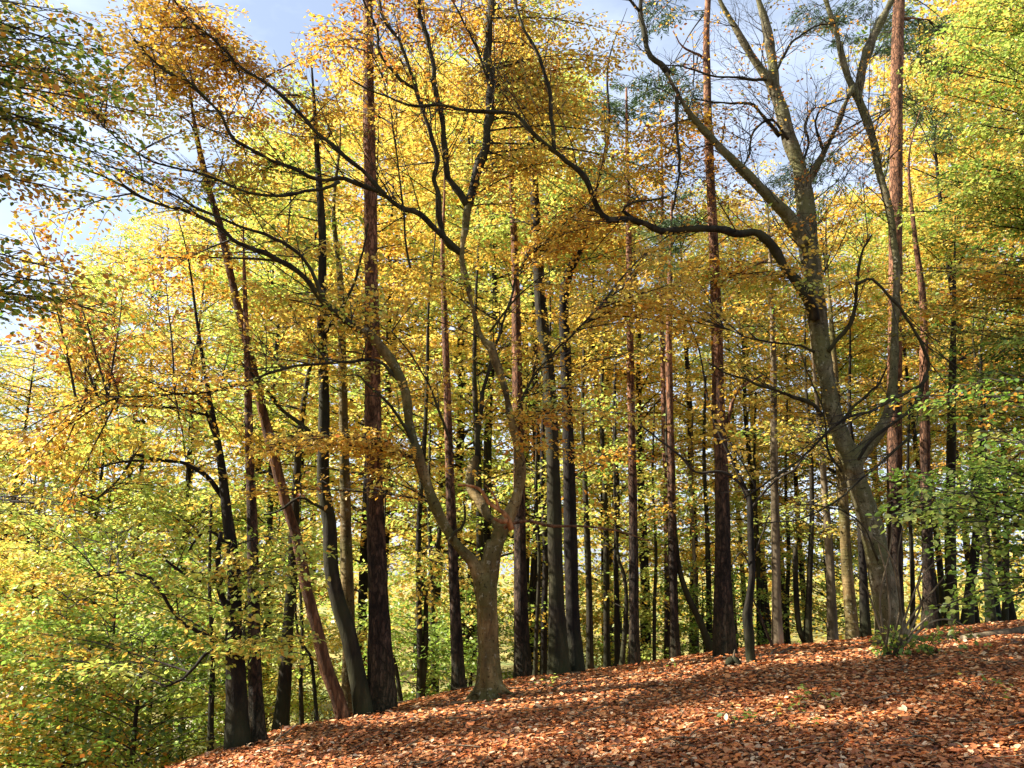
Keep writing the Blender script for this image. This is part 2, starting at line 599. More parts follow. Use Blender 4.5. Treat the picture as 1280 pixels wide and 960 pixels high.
# ------------------------------------------------------------------ leaves
class Foliage:
    """flat sprays of leaves; every leaf is real geometry of its own"""

    def __init__(self):
        self.rows = []

    def spray(self, c, d, n, L, W, col, k):
        self.rows.append((c[0], c[1], c[2], d[0], d[1], d[2], n[0], n[1], n[2], L, W, col[0], col[1], col[2], k))

    def leaves(self, pal, size, rng, aspect=0.62, tilt=0.45, pick=0.28, fold=0.25, droop=0.15, jit=0.03, gaps=True):
        A = np.array(self.rows, float)
        cnt = np.maximum(rng.poisson(A[:, 14]), 1)
        i = np.repeat(np.arange(len(A)), cnt)
        A = A[i]
        N = len(A)
        c, d, n, L, W, col = A[:, 0:3], A[:, 3:6], norm(A[:, 6:9]), A[:, 9], A[:, 10], A[:, 11:14].copy()
        d = norm(d)
        b = norm(np.cross(n, d))
        n = np.cross(d, b)
        s = rng.uniform(0, 1, N)
        w = rng.uniform(-1, 1, N) * W * (1.05 - 0.6 * s)
        p = c + d * (s * L)[:, None] + b * w[:, None] + n * rng.normal(0, jit, N)[:, None]
        p[:, 2] -= droop * L * s * s + droop * np.abs(w)
        if gaps:
            keep = ~(in_gap(p) & (rng.random(len(p)) < 0.97))
            p, d, b, n, w, s, L, col = p[keep], d[keep], b[keep], n[keep], w[keep], s[keep], L[keep], col[keep]
            N = len(p)
        ax = norm(d * rng.uniform(0.2, 1, N)[:, None] + b * (np.sign(w) * rng.uniform(0.2, 1.1, N))[:, None] + rng.normal(0, 0.28, (N, 3)) - np.array((0, 0, 0.25)))
        nn = n + rng.normal(0, tilt, (N, 3))
        sd = norm(np.cross(nn, ax))
        nn = np.cross(ax, sd)
        sz = size * rng.uniform(0.65, 1.25, N)
        pr = np.array([q[0] for q in pal])
        pw = np.array([q[1] for q in pal], float)
        alt = rng.random(N) < pick
        col[alt] = pr[rng.choice(len(pal), int(alt.sum()), p=pw / pw.sum())]
        col *= rng.uniform(0.72, 1.22, (N, 1)) * rng.uniform(0.93, 1.07, (N, 3))
        return p, ax, sd, nn, sz, np.clip(col, 0, 0.9), aspect, fold

    @staticmethod
    def mesh(name, data, mat, origin, detail=True):
        p, ax, sd, nn, sz, col, aspect, fold = data
        N = len(p)
        s = sz[:, None]
        p = p - origin
        if detail:
            hw = s * aspect * 0.5
            up = nn * (hw * fold)
            V = np.stack([p, p + ax * s * 0.33 + sd * hw + up, p + ax * s * 0.72 + sd * hw * 0.72 + up * 0.7, p + ax * s,
                          p + ax * s * 0.72 - sd * hw * 0.72 + up * 0.7, p + ax * s * 0.33 - sd * hw + up], 1).reshape(-1, 3)
            base = np.arange(N)[:, None] * 6
            L = (base + np.array([0, 1, 2, 3, 0, 3, 4, 5])[None]).ravel()
            S = np.arange(N * 2) * 4
            T = np.repeat(col, 6, 0)
        else:
            hw = s * aspect * 0.5
            V = np.stack([p, p + ax * s * 0.5 + sd * hw, p + ax * s, p + ax * s * 0.5 - sd * hw], 1).reshape(-1, 3)
            L = np.arange(N * 4)
            S = np.arange(N) * 4
            T = np.repeat(col, 4, 0)
        return mesh_from(name, V, L, S, mat, False, T)


GOLD, AMBER, ORANGE, RUST = (0.68, 0.465, 0.095), (0.62, 0.375, 0.07), (0.55, 0.265, 0.05), (0.34, 0.14, 0.045)
YELLOW, LIME, LEAFGREEN, GREEN, DEEP, OLIVE = (0.68, 0.545, 0.125), (0.47, 0.53, 0.12), (0.29, 0.40, 0.075), (0.16, 0.26, 0.04), (0.07, 0.13, 0.025), (0.30, 0.28, 0.06)
P_GOLD = [(GOLD, 4), (AMBER, 2), (YELLOW, 3.2), (ORANGE, 0.9), (LIME, 1.2), (RUST, 0.2)]
P_ORANGE = [(AMBER, 3), (ORANGE, 4), (RUST, 2), (GOLD, 1.6)]
P_AMBER = [(AMBER, 4), (ORANGE, 3), (GOLD, 3), (RUST, 0.6), (YELLOW, 0.8)]
P_BROWN = [(ORANGE, 2.5), (RUST, 4), (AMBER, 1.5), (OLIVE, 1)]
P_LIME = [(LIME, 4.5), (YELLOW, 2), (LEAFGREEN, 3), (GOLD, 0.8)]
P_YELLOW = [(YELLOW, 4), (GOLD, 3), (LIME, 2), (LEAFGREEN, 0.7), (AMBER, 0.8)]
P_GREEN = [(LEAFGREEN, 4), (GREEN, 3), (LIME, 1.6), (YELLOW, 0.5)]
P_DEEP = [(GREEN, 3), (DEEP, 3), (LEAFGREEN, 1.2), (OLIVE, 1), (ORANGE, 0.7)]
P_OVER = [(GREEN, 2), (DEEP, 1), (OLIVE, 2.5), (AMBER, 1.6), (ORANGE, 1.4), (LIME, 1.2)]
P_BOUGH = [(GREEN, 4), (LEAFGREEN, 3.2), (DEEP, 1.2), (LIME, 0.9), (OLIVE, 0.5)]
P_MIX = [(OLIVE, 3), (ORANGE, 2.2), (AMBER, 2), (GREEN, 1.8), (LEAFGREEN, 1.4), (GOLD, 1.5)]
P_NEEDLE = [((0.055, 0.105, 0.04), 3), ((0.09, 0.15, 0.055), 2), ((0.15, 0.19, 0.06), 1)]


def pick(pal, rng):
    w = np.array([q[1] for q in pal], float)
    return pal[rng.choice(len(pal), p=w / w.sum())][0]


def spread_on(curve, radii, fol, wood, pal, rng, start=0.35, gap=0.2, blen=1.0, per_m=34, width=0.17, twig_r=0.004, up=0.06, taper=0.7, base=None):
    """side twigs left and right of a bough in a near level plane, each with its spray of leaves"""
    seg = np.linalg.norm(np.diff(curve, axis=0), axis=1)
    cum = np.concatenate([[0], np.cumsum(seg)])
    total = cum[-1]
    s = start * total + rng.uniform(0, gap)
    side = 1
    base = pick(pal, rng) if base is None else base
    while s < total:
        f = s / total
        i = min(np.searchsorted(cum, s), len(curve) - 1)
        p = np.array([np.interp(s, cum, curve[:, k]) for k in range(3)])
        t = norm(curve[i] - curve[max(i - 1, 0)])
        h = np.array((t[1], -t[0], 0.0))
        if np.linalg.norm(h) < 0.25:
            a = rng.uniform(0, 6.28)
            h = np.array((math.cos(a), math.sin(a), 0))
        h = norm(h) * side
        a = rng.uniform(0.5, 1.05)
        d = norm(t * math.cos(a) + h * math.sin(a) + np.array((0, 0, up)) + rng.normal(0, 0.12, 3))
        L = blen * (1 - taper * max(0, f - start) / (1 - start + 1e-6)) * rng.uniform(0.6, 1.2) + 0.12
        col = base if rng.random() < 0.7 else pick(pal, rng)
        n = np.array((rng.normal(0, 0.22), rng.normal(0, 0.22), 1.0))
        fol.spray(p, d, n, L, width * rng.uniform(0.7, 1.3), col, per_m * L)
        if wood is not None:
            e = p + d * L
            m = (p + e) / 2 + np.array((0, 0, 0.05 * L)) + rng.normal(0, 0.03, 3)
            e = e - np.array((0, 0, 0.14 * L))
            wood.tube(np.array([p, m, e]), np.array([twig_r * 1.5, twig_r, twig_r * 0.5]), 3, cap=False)
        s += gap * rng.uniform(0.6, 1.4)
        side = -side
    t = norm(curve[-1] - curve[-2])
    fol.spray(curve[-2], t, (rng.normal(0, 0.2), rng.normal(0, 0.2), 1), 0.4 + 0.2 * blen, width, base, per_m * 0.6)


def bough_curve(p0, p1, rng, sag=0.12, n=9, wig=0.05):
    v = p1 - p0
    L = np.linalg.norm(v)
    t = np.linspace(0, 1, n)[:, None]
    c = p0 + v * t + np.array((0, 0, 1.0)) * (sag * L * (t - t * t) * 2)
    w = np.cumsum(rng.normal(0, wig * L / n, (n, 3)), 0)
    w = w * t
    return c + w


def sample_blob(b, rng):
    """b = u, v, Y, ru, rv, ry, or a place in metres after 'W'"""
    if b[0] == 'W':
        q = rng.normal(0, 1, 3)
        q = q / np.linalg.norm(q) * rng.random() ** (1 / 3)
        return np.array(b[1]) + np.array(b[2]) * q
    q = rng.normal(0, 1, 3)
    q = q / np.linalg.norm(q) * rng.random() ** (1 / 3)
    return at(b[0] + b[3] * q[0], b[1] + b[4] * q[1], b[2] + b[5] * q[2])


SINGLE = {}


def single_leaves(tree, origin, data, k, rng):
    """the k leaves that show largest become objects of their own"""
    p, ax, sd, nn, sz, col, aspect, fold = data
    dv = p - np.array((0, 0, EYE))
    dist = np.linalg.norm(dv, axis=1)
    fw = dv[:, 1] * CT + dv[:, 2] * ST
    upc = -dv[:, 1] * ST + dv[:, 2] * CT
    inside = (fw > 0.5) & (np.abs(dv[:, 0] / fw) < 0.6) & (np.abs(upc / fw) < 0.45)
    face = np.abs((nn * dv).sum(1)) / dist
    score = np.where(inside, sz * (0.2 + face) / dist, 0)
    idx = np.argsort(-score)[:k]
    from mathutils import Matrix
    for i in idx:
        key = tuple(np.round(np.log(np.maximum(col[i], 0.02)) * 1.6).astype(int))
        if key not in SINGLE:
            m = flat_leaf_material('green_leaf', tuple(float(c) for c in col[i]))
            V, F = [], []
            for f, hw in ((0.0, 0.04), (0.18, 0.6), (0.42, 1.0), (0.7, 0.74), (0.9, 0.3), (1.0, 0.03)):
                w = 0.33 * hw
                zc = -0.12 * f * f
                V += [(f, -w, zc + 0.25 * w), (f, 0, zc), (f, w, zc + 0.25 * w)]
            for a in range(5):
                for h in range(2):
                    b = a * 3 + h
                    F += [b, b + 1, b + 4, b + 3]
            SINGLE[key] = mesh_from('leaf', np.array(V), F, np.arange(10) * 4, m)
        o = link('leaf', SINGLE[key], tree)
        M = Matrix(((ax[i][0], sd[i][0], nn[i][0]), (ax[i][1], sd[i][1], nn[i][1]), (ax[i][2], sd[i][2], nn[i][2])))
        o.location = tuple(p[i] - origin)
        o.rotation_euler = M.to_euler()
        o.scale = (sz[i],) * 3
    keep = np.ones(len(p), bool)
    keep[idx] = False
    return p[keep], ax[keep], sd[keep], nn[keep], sz[keep], col[keep], aspect, fold


def crown(tree, origin, skel, blobs, rng, size=0.068, detail=True, near=True, leafy=2.4, gap=0.2, blen=1.0, per_m=34,
          width=0.17, name='crown', mat=None, max_len=5.0, bough_r=0.012, extra=None, wood_mat=None, rel=None, wood_name='branchwork', aspect=0.62, tilt=0.45, up_attach=True, singles=0):
    """skel: points the boughs may spring from. blobs: (u,v,Y,ru,rv,ry,number,palette)"""
    fol, wood = Foliage(), Wood()
    skel = np.asarray(skel, float)
    allpal = []
    for b in blobs:
        pal = b[7]
        allpal += pal
        for _ in range(b[6]):
            tgt = sample_blob(b, rng)
            dz = tgt[2] - skel[:, 2]
            d = np.linalg.norm(skel - tgt, axis=1) + np.where(dz < 0.1, 1.5 * (0.1 - dz), 0) if up_attach else np.linalg.norm(skel - tgt, axis=1)
            j = int(np.argmin(d + rng.uniform(0, 0.8, len(d))))
            p0 = skel[j]
            cur = bough_curve(p0, tgt, rng, sag=rng.uniform(0.03, 0.16))
            if near and in_gap(cur).mean() > (0.11 if b[0] == 'W' else 0.3):
                continue
            Lb = np.linalg.norm(np.diff(cur, axis=0), axis=1).sum()
            r0 = bough_r * (0.6 + 0.25 * min(Lb, 5))
            rad = np.linspace(r0, r0 * 0.28, len(cur))
            wood.tube(cur, rad, 5 if near else 3, cap=False)
            spread_on(cur, rad, fol, wood if near else None, pal, rng, start=max(0.0, 1 - leafy / max(Lb, 0.1)), gap=gap, blen=blen, per_m=per_m, width=width)
    if not fol.rows:
        return 0
    if extra:
        for cur, rad, kw in extra:
            pal = kw.pop('pal')
            allpal += pal
            spread_on(cur, rad, fol, wood if near else None, pal, rng, gap=kw.pop('gap', gap), blen=kw.pop('blen', blen), per_m=kw.pop('per_m', per_m), width=width, **kw)
    data = fol.leaves(allpal, size, rng, aspect=aspect, tilt=tilt)
    if singles:
        data = single_leaves(tree, origin, data, singles, rng)
    me = Foliage.mesh(name, data, mat or LEAF, origin, detail)
    link(name, me, tree, 'stuff')
    wood.build(wood_name, wood_mat or TWIG, tree, 'stuff', origin=origin)
    return len(data[0])


def twig_net(wood, P, R, rng, depth=2, start=0.15, gap=0.25, ang=(0.3, 0.85), lf=0.42, rmax=0.010, rmin=0.0024, up=0.12):
    """thin side branches that branch again"""
    seg = np.linalg.norm(np.diff(P, axis=0), axis=1)
    cum = np.concatenate([[0], np.cumsum(seg)])
    tot = cum[-1]
    s = start * tot + rng.uniform(0, gap)
    sg = 1
    while s < tot * 0.98:
        f = s / tot
        i = max(1, min(int(np.searchsorted(cum, s)), len(P) - 1))
        p = P[i - 1] + (P[i] - P[i - 1]) * ((s - cum[i - 1]) / max(seg[i - 1], 1e-6))
        t = norm(P[i] - P[i - 1])
        q = rng.normal(0, 1, 3)
        q[2] = q[2] * 0.6 + 0.2
        q = norm(q - t * np.dot(q, t))
        h = np.array((t[1], -t[0], 0.0)) * sg
        q = norm(q * 0.55 + h + 1e-4)
        a = rng.uniform(*ang)
        L = (lf * (1.15 - f) * tot) * rng.uniform(0.5, 1.15) + 0.18
        L = min(L, 2.3)
        n = 7
        d = norm(t * math.cos(a) + q * math.sin(a))
        pts = [p]
        for k in range(n - 1):
            d = norm(d + 0.07 * t + np.array((0, 0, up * 0.25)) + rng.normal(0, 0.09, 3))
            pts.append(pts[-1] + d * L / (n - 1))
        pts = np.array(pts)
        r0 = max(min(R[i] * 0.55, rmax), rmin)
        rr = np.linspace(r0, rmin * 0.7, n)
        wood.tube(pts, rr, 4 if depth > 1 else 3, cap=False)
        if depth > 1:
            twig_net(wood, pts, rr, rng, depth - 1, 0.2, gap * 0.8, ang, 0.45, r0 * 0.6, rmin, up)
        s += gap * rng.uniform(0.6, 1.5)
        sg = -sg


# ------------------------------------------------------------------ picture-measured stems
def stem(px, Y0, Y1=None, ground=True, sink=0.12, step=0.14, flare=1.1):
    """px: (u, v, width in px) from the foot upwards -> smooth 3-D axis and radii. The foot is carried down to the soil."""
    Y1 = Y0 if Y1 is None else Y1
    v0, v1 = px[0][1], px[-1][1]
    P, R = [], []
    for u, v, w in px:
        f = (v0 - v) / max(v0 - v1, 1e-6)
        Y = Y0 + (Y1 - Y0) * f
        P.append(at(u, v, Y))
        R.append(0.5 * w * mpp(v, Y))
    if ground:
        b = P[0].copy()
        zg = float(gz(b[0], b[1]))
        if b[2] > zg + 0.05:
            d = norm(P[0] - P[1])
            d[:2] *= 0.6
            q = b + d * (b[2] - zg) / max(-d[2], 0.3)
            zg = float(gz(q[0], q[1]))
            q[2] = zg - sink
            P.insert(0, q)
            R.insert(0, R[0] * flare)
        else:
            P[0][2] = min(P[0][2], zg - 0.02)
    P, R = smooth_curve(P, R, step)
    if ground:
        h = np.clip(1 - (P[:, 2] - float(gz(P[0][0], P[0][1]))) / (10 * R[0] + 0.1), 0, 1)
        R = R * (1 + 0.32 * h ** 2.5)
    return P, R


def limb(px, Y0, Y1, w0, w1, step=0.12, wob=0.0, rng=None):
    P = []
    c = np.concatenate([[0], np.cumsum([math.hypot(px[i + 1][0] - px[i][0], px[i + 1][1] - px[i][1]) for i in range(len(px) - 1)])])
    c = c / c[-1]
    R = []
    for (u, v), f in zip(px, c):
        Y = Y0 + (Y1 - Y0) * f
        P.append(at(u, v, Y))
        R.append(0.5 * (w0 + (w1 - w0) * f ** 0.8) * mpp(v, Y))
    p, r = smooth_curve(P, R, step)
    if wob and rng is not None:
        sl = np.arange(len(p)) * step
        for ax_ in range(3):
            for fq in (2.1, 4.7, 9.0):
                p[:, ax_] += 0.55 * r[0] / fq ** 0.5 * (np.sin(sl * fq + rng.uniform(0, 6.28)) * np.minimum(1, sl / 0.4))
        r = r * (1 + 0.10 * np.sin(sl * 6.3 + rng.uniform(0, 6)) + 0.07 * np.sin(sl * 15 + rng.uniform(0, 6)))
        p[1:-1] += rng.normal(0, wob, (len(p) - 2, 3))
    return p, r


def foot(P):
    b = P[0].copy()
    b[2] = float(gz(b[0], b[1]))
    return b


# ================================================================== SETTING
def spaced(lo, hi, n, k=2.2):
    t = np.linspace(-1, 1, n)
    return t


def build_ground():
    t = np.linspace(-1, 1, 170)
    xs = 1.0 + 14 * t + 240 * np.sign(t) * np.abs(t) ** 5
    t2 = np.linspace(-1, 1, 160)
    ys = 9.0 + 15 * t2 + 240 * np.sign(t2) * np.abs(t2) ** 5
    X, Y = np.meshgrid(xs, ys)
    Z = gz(X, Y)
    V = np.stack([X, Y, Z], -1).reshape(-1, 3)
    nx, ny = len(xs), len(ys)
    i = np.arange(ny - 1)[:, None] * nx + np.arange(nx - 1)[None]
    q = np.stack([i, i + 1, i + nx + 1, i + nx], -1).reshape(-1)
    o = link('ground', mesh_from('ground', V, q, np.arange(len(q) // 4) * 4, GROUND, True), None, 'structure')
    # the pale path at the foot of the slope
    c = np.array([(-26, 13.5), (-20, 16.5), (-15.5, 18.6), (-12.0, 20.2), (-9.5, 23.5), (-8.5, 29.0)])
    P, _ = smooth_curve(np.column_stack([c, np.zeros(len(c))]), np.ones(len(c)), 0.4)
    T = norm(np.gradient(P, axis=0))
    S = np.column_stack([T[:, 1], -T[:, 0], np.zeros(len(T))])
    rows = []
    for k in np.linspace(-1.1, 1.1, 5):
        Q = P + S * k * (1 + 0.1 * np.sin(np.arange(len(P)) * 0.7))[:, None]
        Q[:, 2] = gz(Q[:, 0], Q[:, 1]) + 0.03
        rows.append(Q)
    V = np.stack(rows, 1).reshape(-1, 3)
    n = len(P)
    i = np.arange(n - 1)[:, None] * 5 + np.arange(4)[None]
    q = np.stack([i, i + 1, i + 6, i + 5], -1).reshape(-1)
    link('path', mesh_from('path', V, q, np.arange(len(q) // 4) * 4, PATHM, True), None, 'structure')
    return o


ground = build_ground()


def litter(N, xr, yr, size, rng, detail, keep=None):
    x = rng.uniform(xr[0], xr[1], N)
    y = rng.uniform(yr[0], yr[1], N)
    z = gz(x, y)
    e = 0.05
    g = np.stack([-(gz(x + e, y) - z) / e, -(gz(x, y + e) - z) / e, np.ones(N)], -1)
    n = norm(norm(g) + rng.normal(0, 0.2, (N, 3)))
    a = rng.uniform(0, 6.283, N)
    ax = norm(np.cross(n, np.stack([np.cos(a), np.sin(a), np.zeros(N)], -1)))
    sd = np.cross(n, ax)
    p = np.stack([x, y, z + rng.uniform(0.0, 0.032, N)], -1)
    pal = np.array([(0.45, 0.150, 0.050), (0.55, 0.225, 0.078), (0.27, 0.080, 0.028), (0.62, 0.36, 0.18), (0.62, 0.43, 0.25), (0.09, 0.032, 0.014), (0.58, 0.175, 0.04)])
    ci = rng.choice(len(pal), N, p=[0.24, 0.20, 0.19, 0.11, 0.06, 0.13, 0.07])
    col = pal[ci] * rng.uniform(0.75, 1.25, (N, 1))
    sz = size * np.clip(rng.lognormal(0.0, 0.3, N), 0.5, 1.5)
    return p, ax, sd, n, sz, col, 0.66, 0.4


def build_litter():
    rng = np.random.default_rng(5)
    A = litter(76000, (-4.0, 6.5), (5.2, 9.2), 0.050, rng, True)
    link('leaf_litter', Foliage.mesh('leaf_litter', A, LITTER, np.zeros(3)), None, 'stuff')
    B = litter(96000, (-5.5, 11), (9.2, 14.5), 0.052, rng, True)
    C = litter(14000, (-9, 14), (-3, 18), 0.085, rng, True)
    o = [np.concatenate([a, b]) for a, b in zip(B[:6], C[:6])]
    link('leaf_litter', Foliage.mesh('leaf_litter', (*o, 0.8, 0.5), LITTER, np.zeros(3), False), None, 'stuff')
    # the nearest, largest fallen leaves one by one
    tmpl = []
    for c in ((0.34, 0.13, 0.05), (0.44, 0.19, 0.07), (0.24, 0.085, 0.035), (0.50, 0.28, 0.13), (0.54, 0.37, 0.22), (0.48, 0.17, 0.045)):
        m = flat_leaf_material('fallen_leaf', c)
        for q in range(2):
            V = []
            for f, hw in ((0.0, 0.05), (0.2, 0.62), (0.45, 1.0), (0.72, 0.78), (0.9, 0.35), (1.0, 0.03)):
                zc = (0.10 + 0.1 * q) * math.sin(f * 3.1 + q) + rng.normal(0, 0.015)
                w = 0.33 * hw
                V += [(f - 0.5, -w, zc + 0.35 * w), (f - 0.5, 0, zc), (f - 0.5, w, zc + (0.35 - 0.25 * q) * w)]
            F = []
            for k in range(5):
                for h in range(2):
                    a = k * 3 + h
                    F += [a, a + 1, a + 4, a + 3]
            tmpl.append(mesh_from('leaf', np.array(V), F, np.arange(10) * 4, m, False))
    n = 0
    while n < 280:
        x, y = rng.uniform(-3.0, 6.0), rng.uniform(5.6, 7.4)
        u = 640 + FPX * x / y * CT
        if not (250 < u < 1290):
            continue
        o = link('leaf', tmpl[rng.integers(len(tmpl))], ground)
        s_ = rng.uniform(0.045, 0.066)
        o.location = (x, y, float(gz(x, y)) + rng.uniform(0.03, 0.055))
        o.rotation_euler = (rng.normal(0, 0.35), rng.normal(0, 0.35), rng.uniform(0, 6.28))
        o.scale = (s_, s_ * rng.uniform(0.8, 1.1), s_)
        n += 1


build_litter()


def build_sticks():
    rng = np.random.default_rng(8)
    w = Wood()
    for _ in range(240):
        x, y = rng.uniform(-4, 8), rng.uniform(5.3, 12.5)
        a, L = rng.uniform(0, 6.28), rng.uniform(0.12, 0.6)
        P = []
        for f in (-0.5, -0.15, 0.2, 0.5):
            px, py = x + math.cos(a) * L * f + rng.normal(0, 0.015), y + math.sin(a) * L * f + rng.normal(0, 0.015)
            P.append((px, py, float(gz(px, py)) + 0.035 + rng.uniform(0, 0.025)))
        r = rng.uniform(0.003, 0.007)
        w.tube(np.array(P), np.array([r, r, r * 0.8, r * 0.5]), 5)
    w.build('twig_litter', PALEBARK, None, 'stuff')


build_sticks()


def chain(px, Y0, Y1):
    P, R = [], []
    n = len(px) - 1
    for i, (u, v, w) in enumerate(px):
        Y = Y0 + (Y1 - Y0) * i / n
        P.append(at(u, v, Y))
        R.append(0.44 * w * mpp(v, Y))
    return np.array(P), np.array(R)


def root_chain(base, ang, length, r, drop=0.1):
    c, s = math.cos(ang), math.sin(ang)
    P, R = [], []
    for f, h in ((0.05, 0.34), (0.3, 0.16), (0.65, 0.05), (1.0, -0.03)):
        x, y = base[0] + c * length * f, base[1] + s * length * f
        P.append((x, y, float(gz(x, y)) + h * (1 if f < 0.9 else 1)))
        R.append(r * (1 - 0.6 * f))
    return np.array(P), np.array(R)


def add_limbs(root, org, specs, mat, sides=8, name='limb', rng=RNG):
    out = []
    for px, Y0, Y1, w0, w1 in specs:
        p, r = limb(px, Y0, Y1, w0, w1, wob=0.004, rng=rng)
        w = Wood()
        w.tube(p, r, sides, 0.05, rng)
        w.build(name, mat, root, origin=org)
        out.append((p, r))
    return out


# ================================================================== FORKED BEECH (the middle of the picture)
def forked_beech():
    rng = np.random.default_rng(21)
    Y = 10.6
    base = at(611, 868, Y)
    base[2] = float(gz(base[0], base[1]))
    root = thing('beech_tree', base, 'short thick beech trunk forking low into two, at the crest of the leaf bank', 'tree')
    trunk = [(612, 880, 44), (611, 858, 36), (610, 820, 29), (609, 790, 27), (608, 760, 28), (606, 738, 32), (604, 722, 32)]
    left = [(606, 738, 24), (594, 707, 20), (578, 687, 18), (565, 672, 17), (553, 651, 16), (542, 628, 15), (523, 574, 14), (512, 533, 13), (507, 492, 12.5), (495, 461, 12), (481, 440, 11), (464, 420, 10), (440, 405, 9.5)]
    right = [(607, 738, 27), (614, 697, 25), (621, 677, 22), (629, 656, 20), (644, 627, 17), (650, 590, 16), (647, 560, 15), (636, 516, 14), (629, 475, 13), (617, 440, 12.5), (602, 423, 12.5), (592, 389, 13), (585, 360, 13), (578, 320, 13), (583, 275, 13), (588, 248, 12)]
    inner = [(628, 662, 13), (614, 648, 12), (602, 630, 11), (588, 612, 10), (588, 590, 9), (595, 572, 8)]
    ch = [chain(trunk, Y, Y), chain(left, Y, Y - 0.6), chain(right, Y, Y + 0.3), chain(inner, Y, Y + 0.5)]
    for a, ln, r in ((3.6, 0.50, 0.075), (-0.3, 0.40, 0.07), (-1.5, 0.26, 0.075), (4.2, 0.28, 0.07), (1.5, 0.3, 0.08), (0.6, 0.3, 0.08), (2.6, 0.3, 0.08)):
        ch.append(root_chain(base, a, ln, r))
    blend_trunk('trunk', ch, BEECH, root, base, lumps=0.019)
    S = [
        ([(446, 408), (430, 399), (400, 370), (370, 337), (330, 318), (290, 300), (275, 285), (240, 268), (206, 258), (165, 237), (130, 220), (85, 205)], Y - 0.6, 8.4, 9.5, 2.2),
        ([(405, 374), (385, 330), (361, 306), (310, 285), (265, 268), (206, 241), (165, 220), (107, 198)], 9.6, 8.8, 5.5, 1.6),
        ([(578, 318), (557, 297), (533, 275), (499, 258), (475, 240), (430, 226), (395, 222), (361, 206), (327, 196), (296, 175), (275, 141), (241, 110), (206, 86), (165, 48)], 10.9, 8.8, 8, 2.2),
        ([(482, 244), (475, 237), (451, 213), (430, 196), (402, 168), (378, 144), (344, 113), (309, 89), (275, 58), (241, 30), (215, -5)], 10.1, 9.2, 6.5, 2.4),
        ([(586, 256), (598, 220), (609, 155), (612, 103), (614, 20), (617, -60)], 10.9, 11.2, 12.5, 9),
        ([(585, 258), (566, 228), (557, 206), (549, 137), (540, 69), (530, 31), (518, -30)], 10.9, 10.4, 9, 5),
        ([(578, 318), (557, 299), (550, 254), (543, 223), (545, 192), (530, 148), (519, 103), (499, 52), (480, 20), (468, -30)], 10.9, 10.1, 8, 3.5),
        ([(521, 112), (500, 98), (475, 65), (471, 35), (452, -8)], 10.5, 9.9, 5, 2.5),
        ([(611, 108), (607, 89), (578, 24), (556, -15)], 11.1, 10.7, 4, 2),
        ([(513, 335), (509, 313), (499, 220), (488, 137), (474, 85), (455, 50)], 10.2, 9.8, 3.2, 1.4),
        ([(424, 227), (404, 236), (382, 239), (344, 246), (299, 237), (258, 220), (206, 206), (150, 176), (105, 130)], 9.7, 8.7, 5, 1.5),
        ([(504, 482), (470, 452), (430, 454), (378, 457), (323, 471), (275, 485), (206, 495), (150, 496), (95, 498)], 10.2, 8.7, 5, 1.5),
        ([(640, 528), (668, 470), (690, 445), (720, 412), (752, 380), (778, 362)], 10.8, 10.2, 4.5, 1.6),
        ([(523, 574), (506, 528), (488, 508), (471, 492), (450, 470)], 10.3, 9.8, 7, 2.5),
        ([(597, 575), (600, 526), (607, 480), (618, 430), (634, 389), (646, 345), (660, 318)], 11.1, 11.3, 7, 2.2),
        ([(566, 560), (545, 500), (528, 466), (512, 440), (490, 415)], 10.6, 10.0, 4, 1.5),
        ([(612, 415), (640, 380), (668, 352), (692, 336)], 10.8, 10.5, 3.5, 1.4),
        ([(563, 675), (570, 664), (580, 655), (583, 640), (579, 625)], 10.4, 10.2, 6, 2),
    ]
    L = add_limbs(root, base, S, SHADED_LIMB, 8, 'limb', rng)
    # the torn, orange-red limb stub and its long thin shoot
    w = Wood()
    p, r = limb([(640, 662), (633, 645), (622, 636), (610, 628), (603, 615), (592, 608), (572, 606)], 10.35, 10.1, 8, 2.5)
    w.tube(p, r, 8, 0.18, rng)
    p, r = limb([(634, 650), (626, 652), (618, 648)], 10.3, 10.05, 6, 3)
    w.tube(p, r, 7, 0.2, rng)
    p, r = limb([(625, 640), (618, 620), (606, 606)], 10.3, 10.05, 4, 1.5)
    w.tube(p, r, 7, 0.2, rng)
    w.build('torn_limb', TORN, root, label='torn orange limb stub with splintered wood', origin=base)
    add_limbs(root, base, [([(630, 660), (640, 655), (660, 652), (690, 656), (730, 657), (770, 664), (812, 676)], 10.4, 9.9, 5, 1.6)], REDWOOD, 7, 'limb', rng)
    tw = Wood()
    for p, r in L[:11]:
        twig_net(tw, p, r, rng, 2, 0.12, 0.2)
    for p, r in L[11:17]:
        twig_net(tw, p, r, rng, 2, 0.2, 0.3)
    tw.build('twig_fan', TWIG, root, 'stuff', origin=base)
    skel = np.vstack([chain(left, Y, Y - 0.6)[0][5:], chain(right, Y, Y + 0.3)[0][5:]] + [p for p, r in L])
    G = P_GOLD
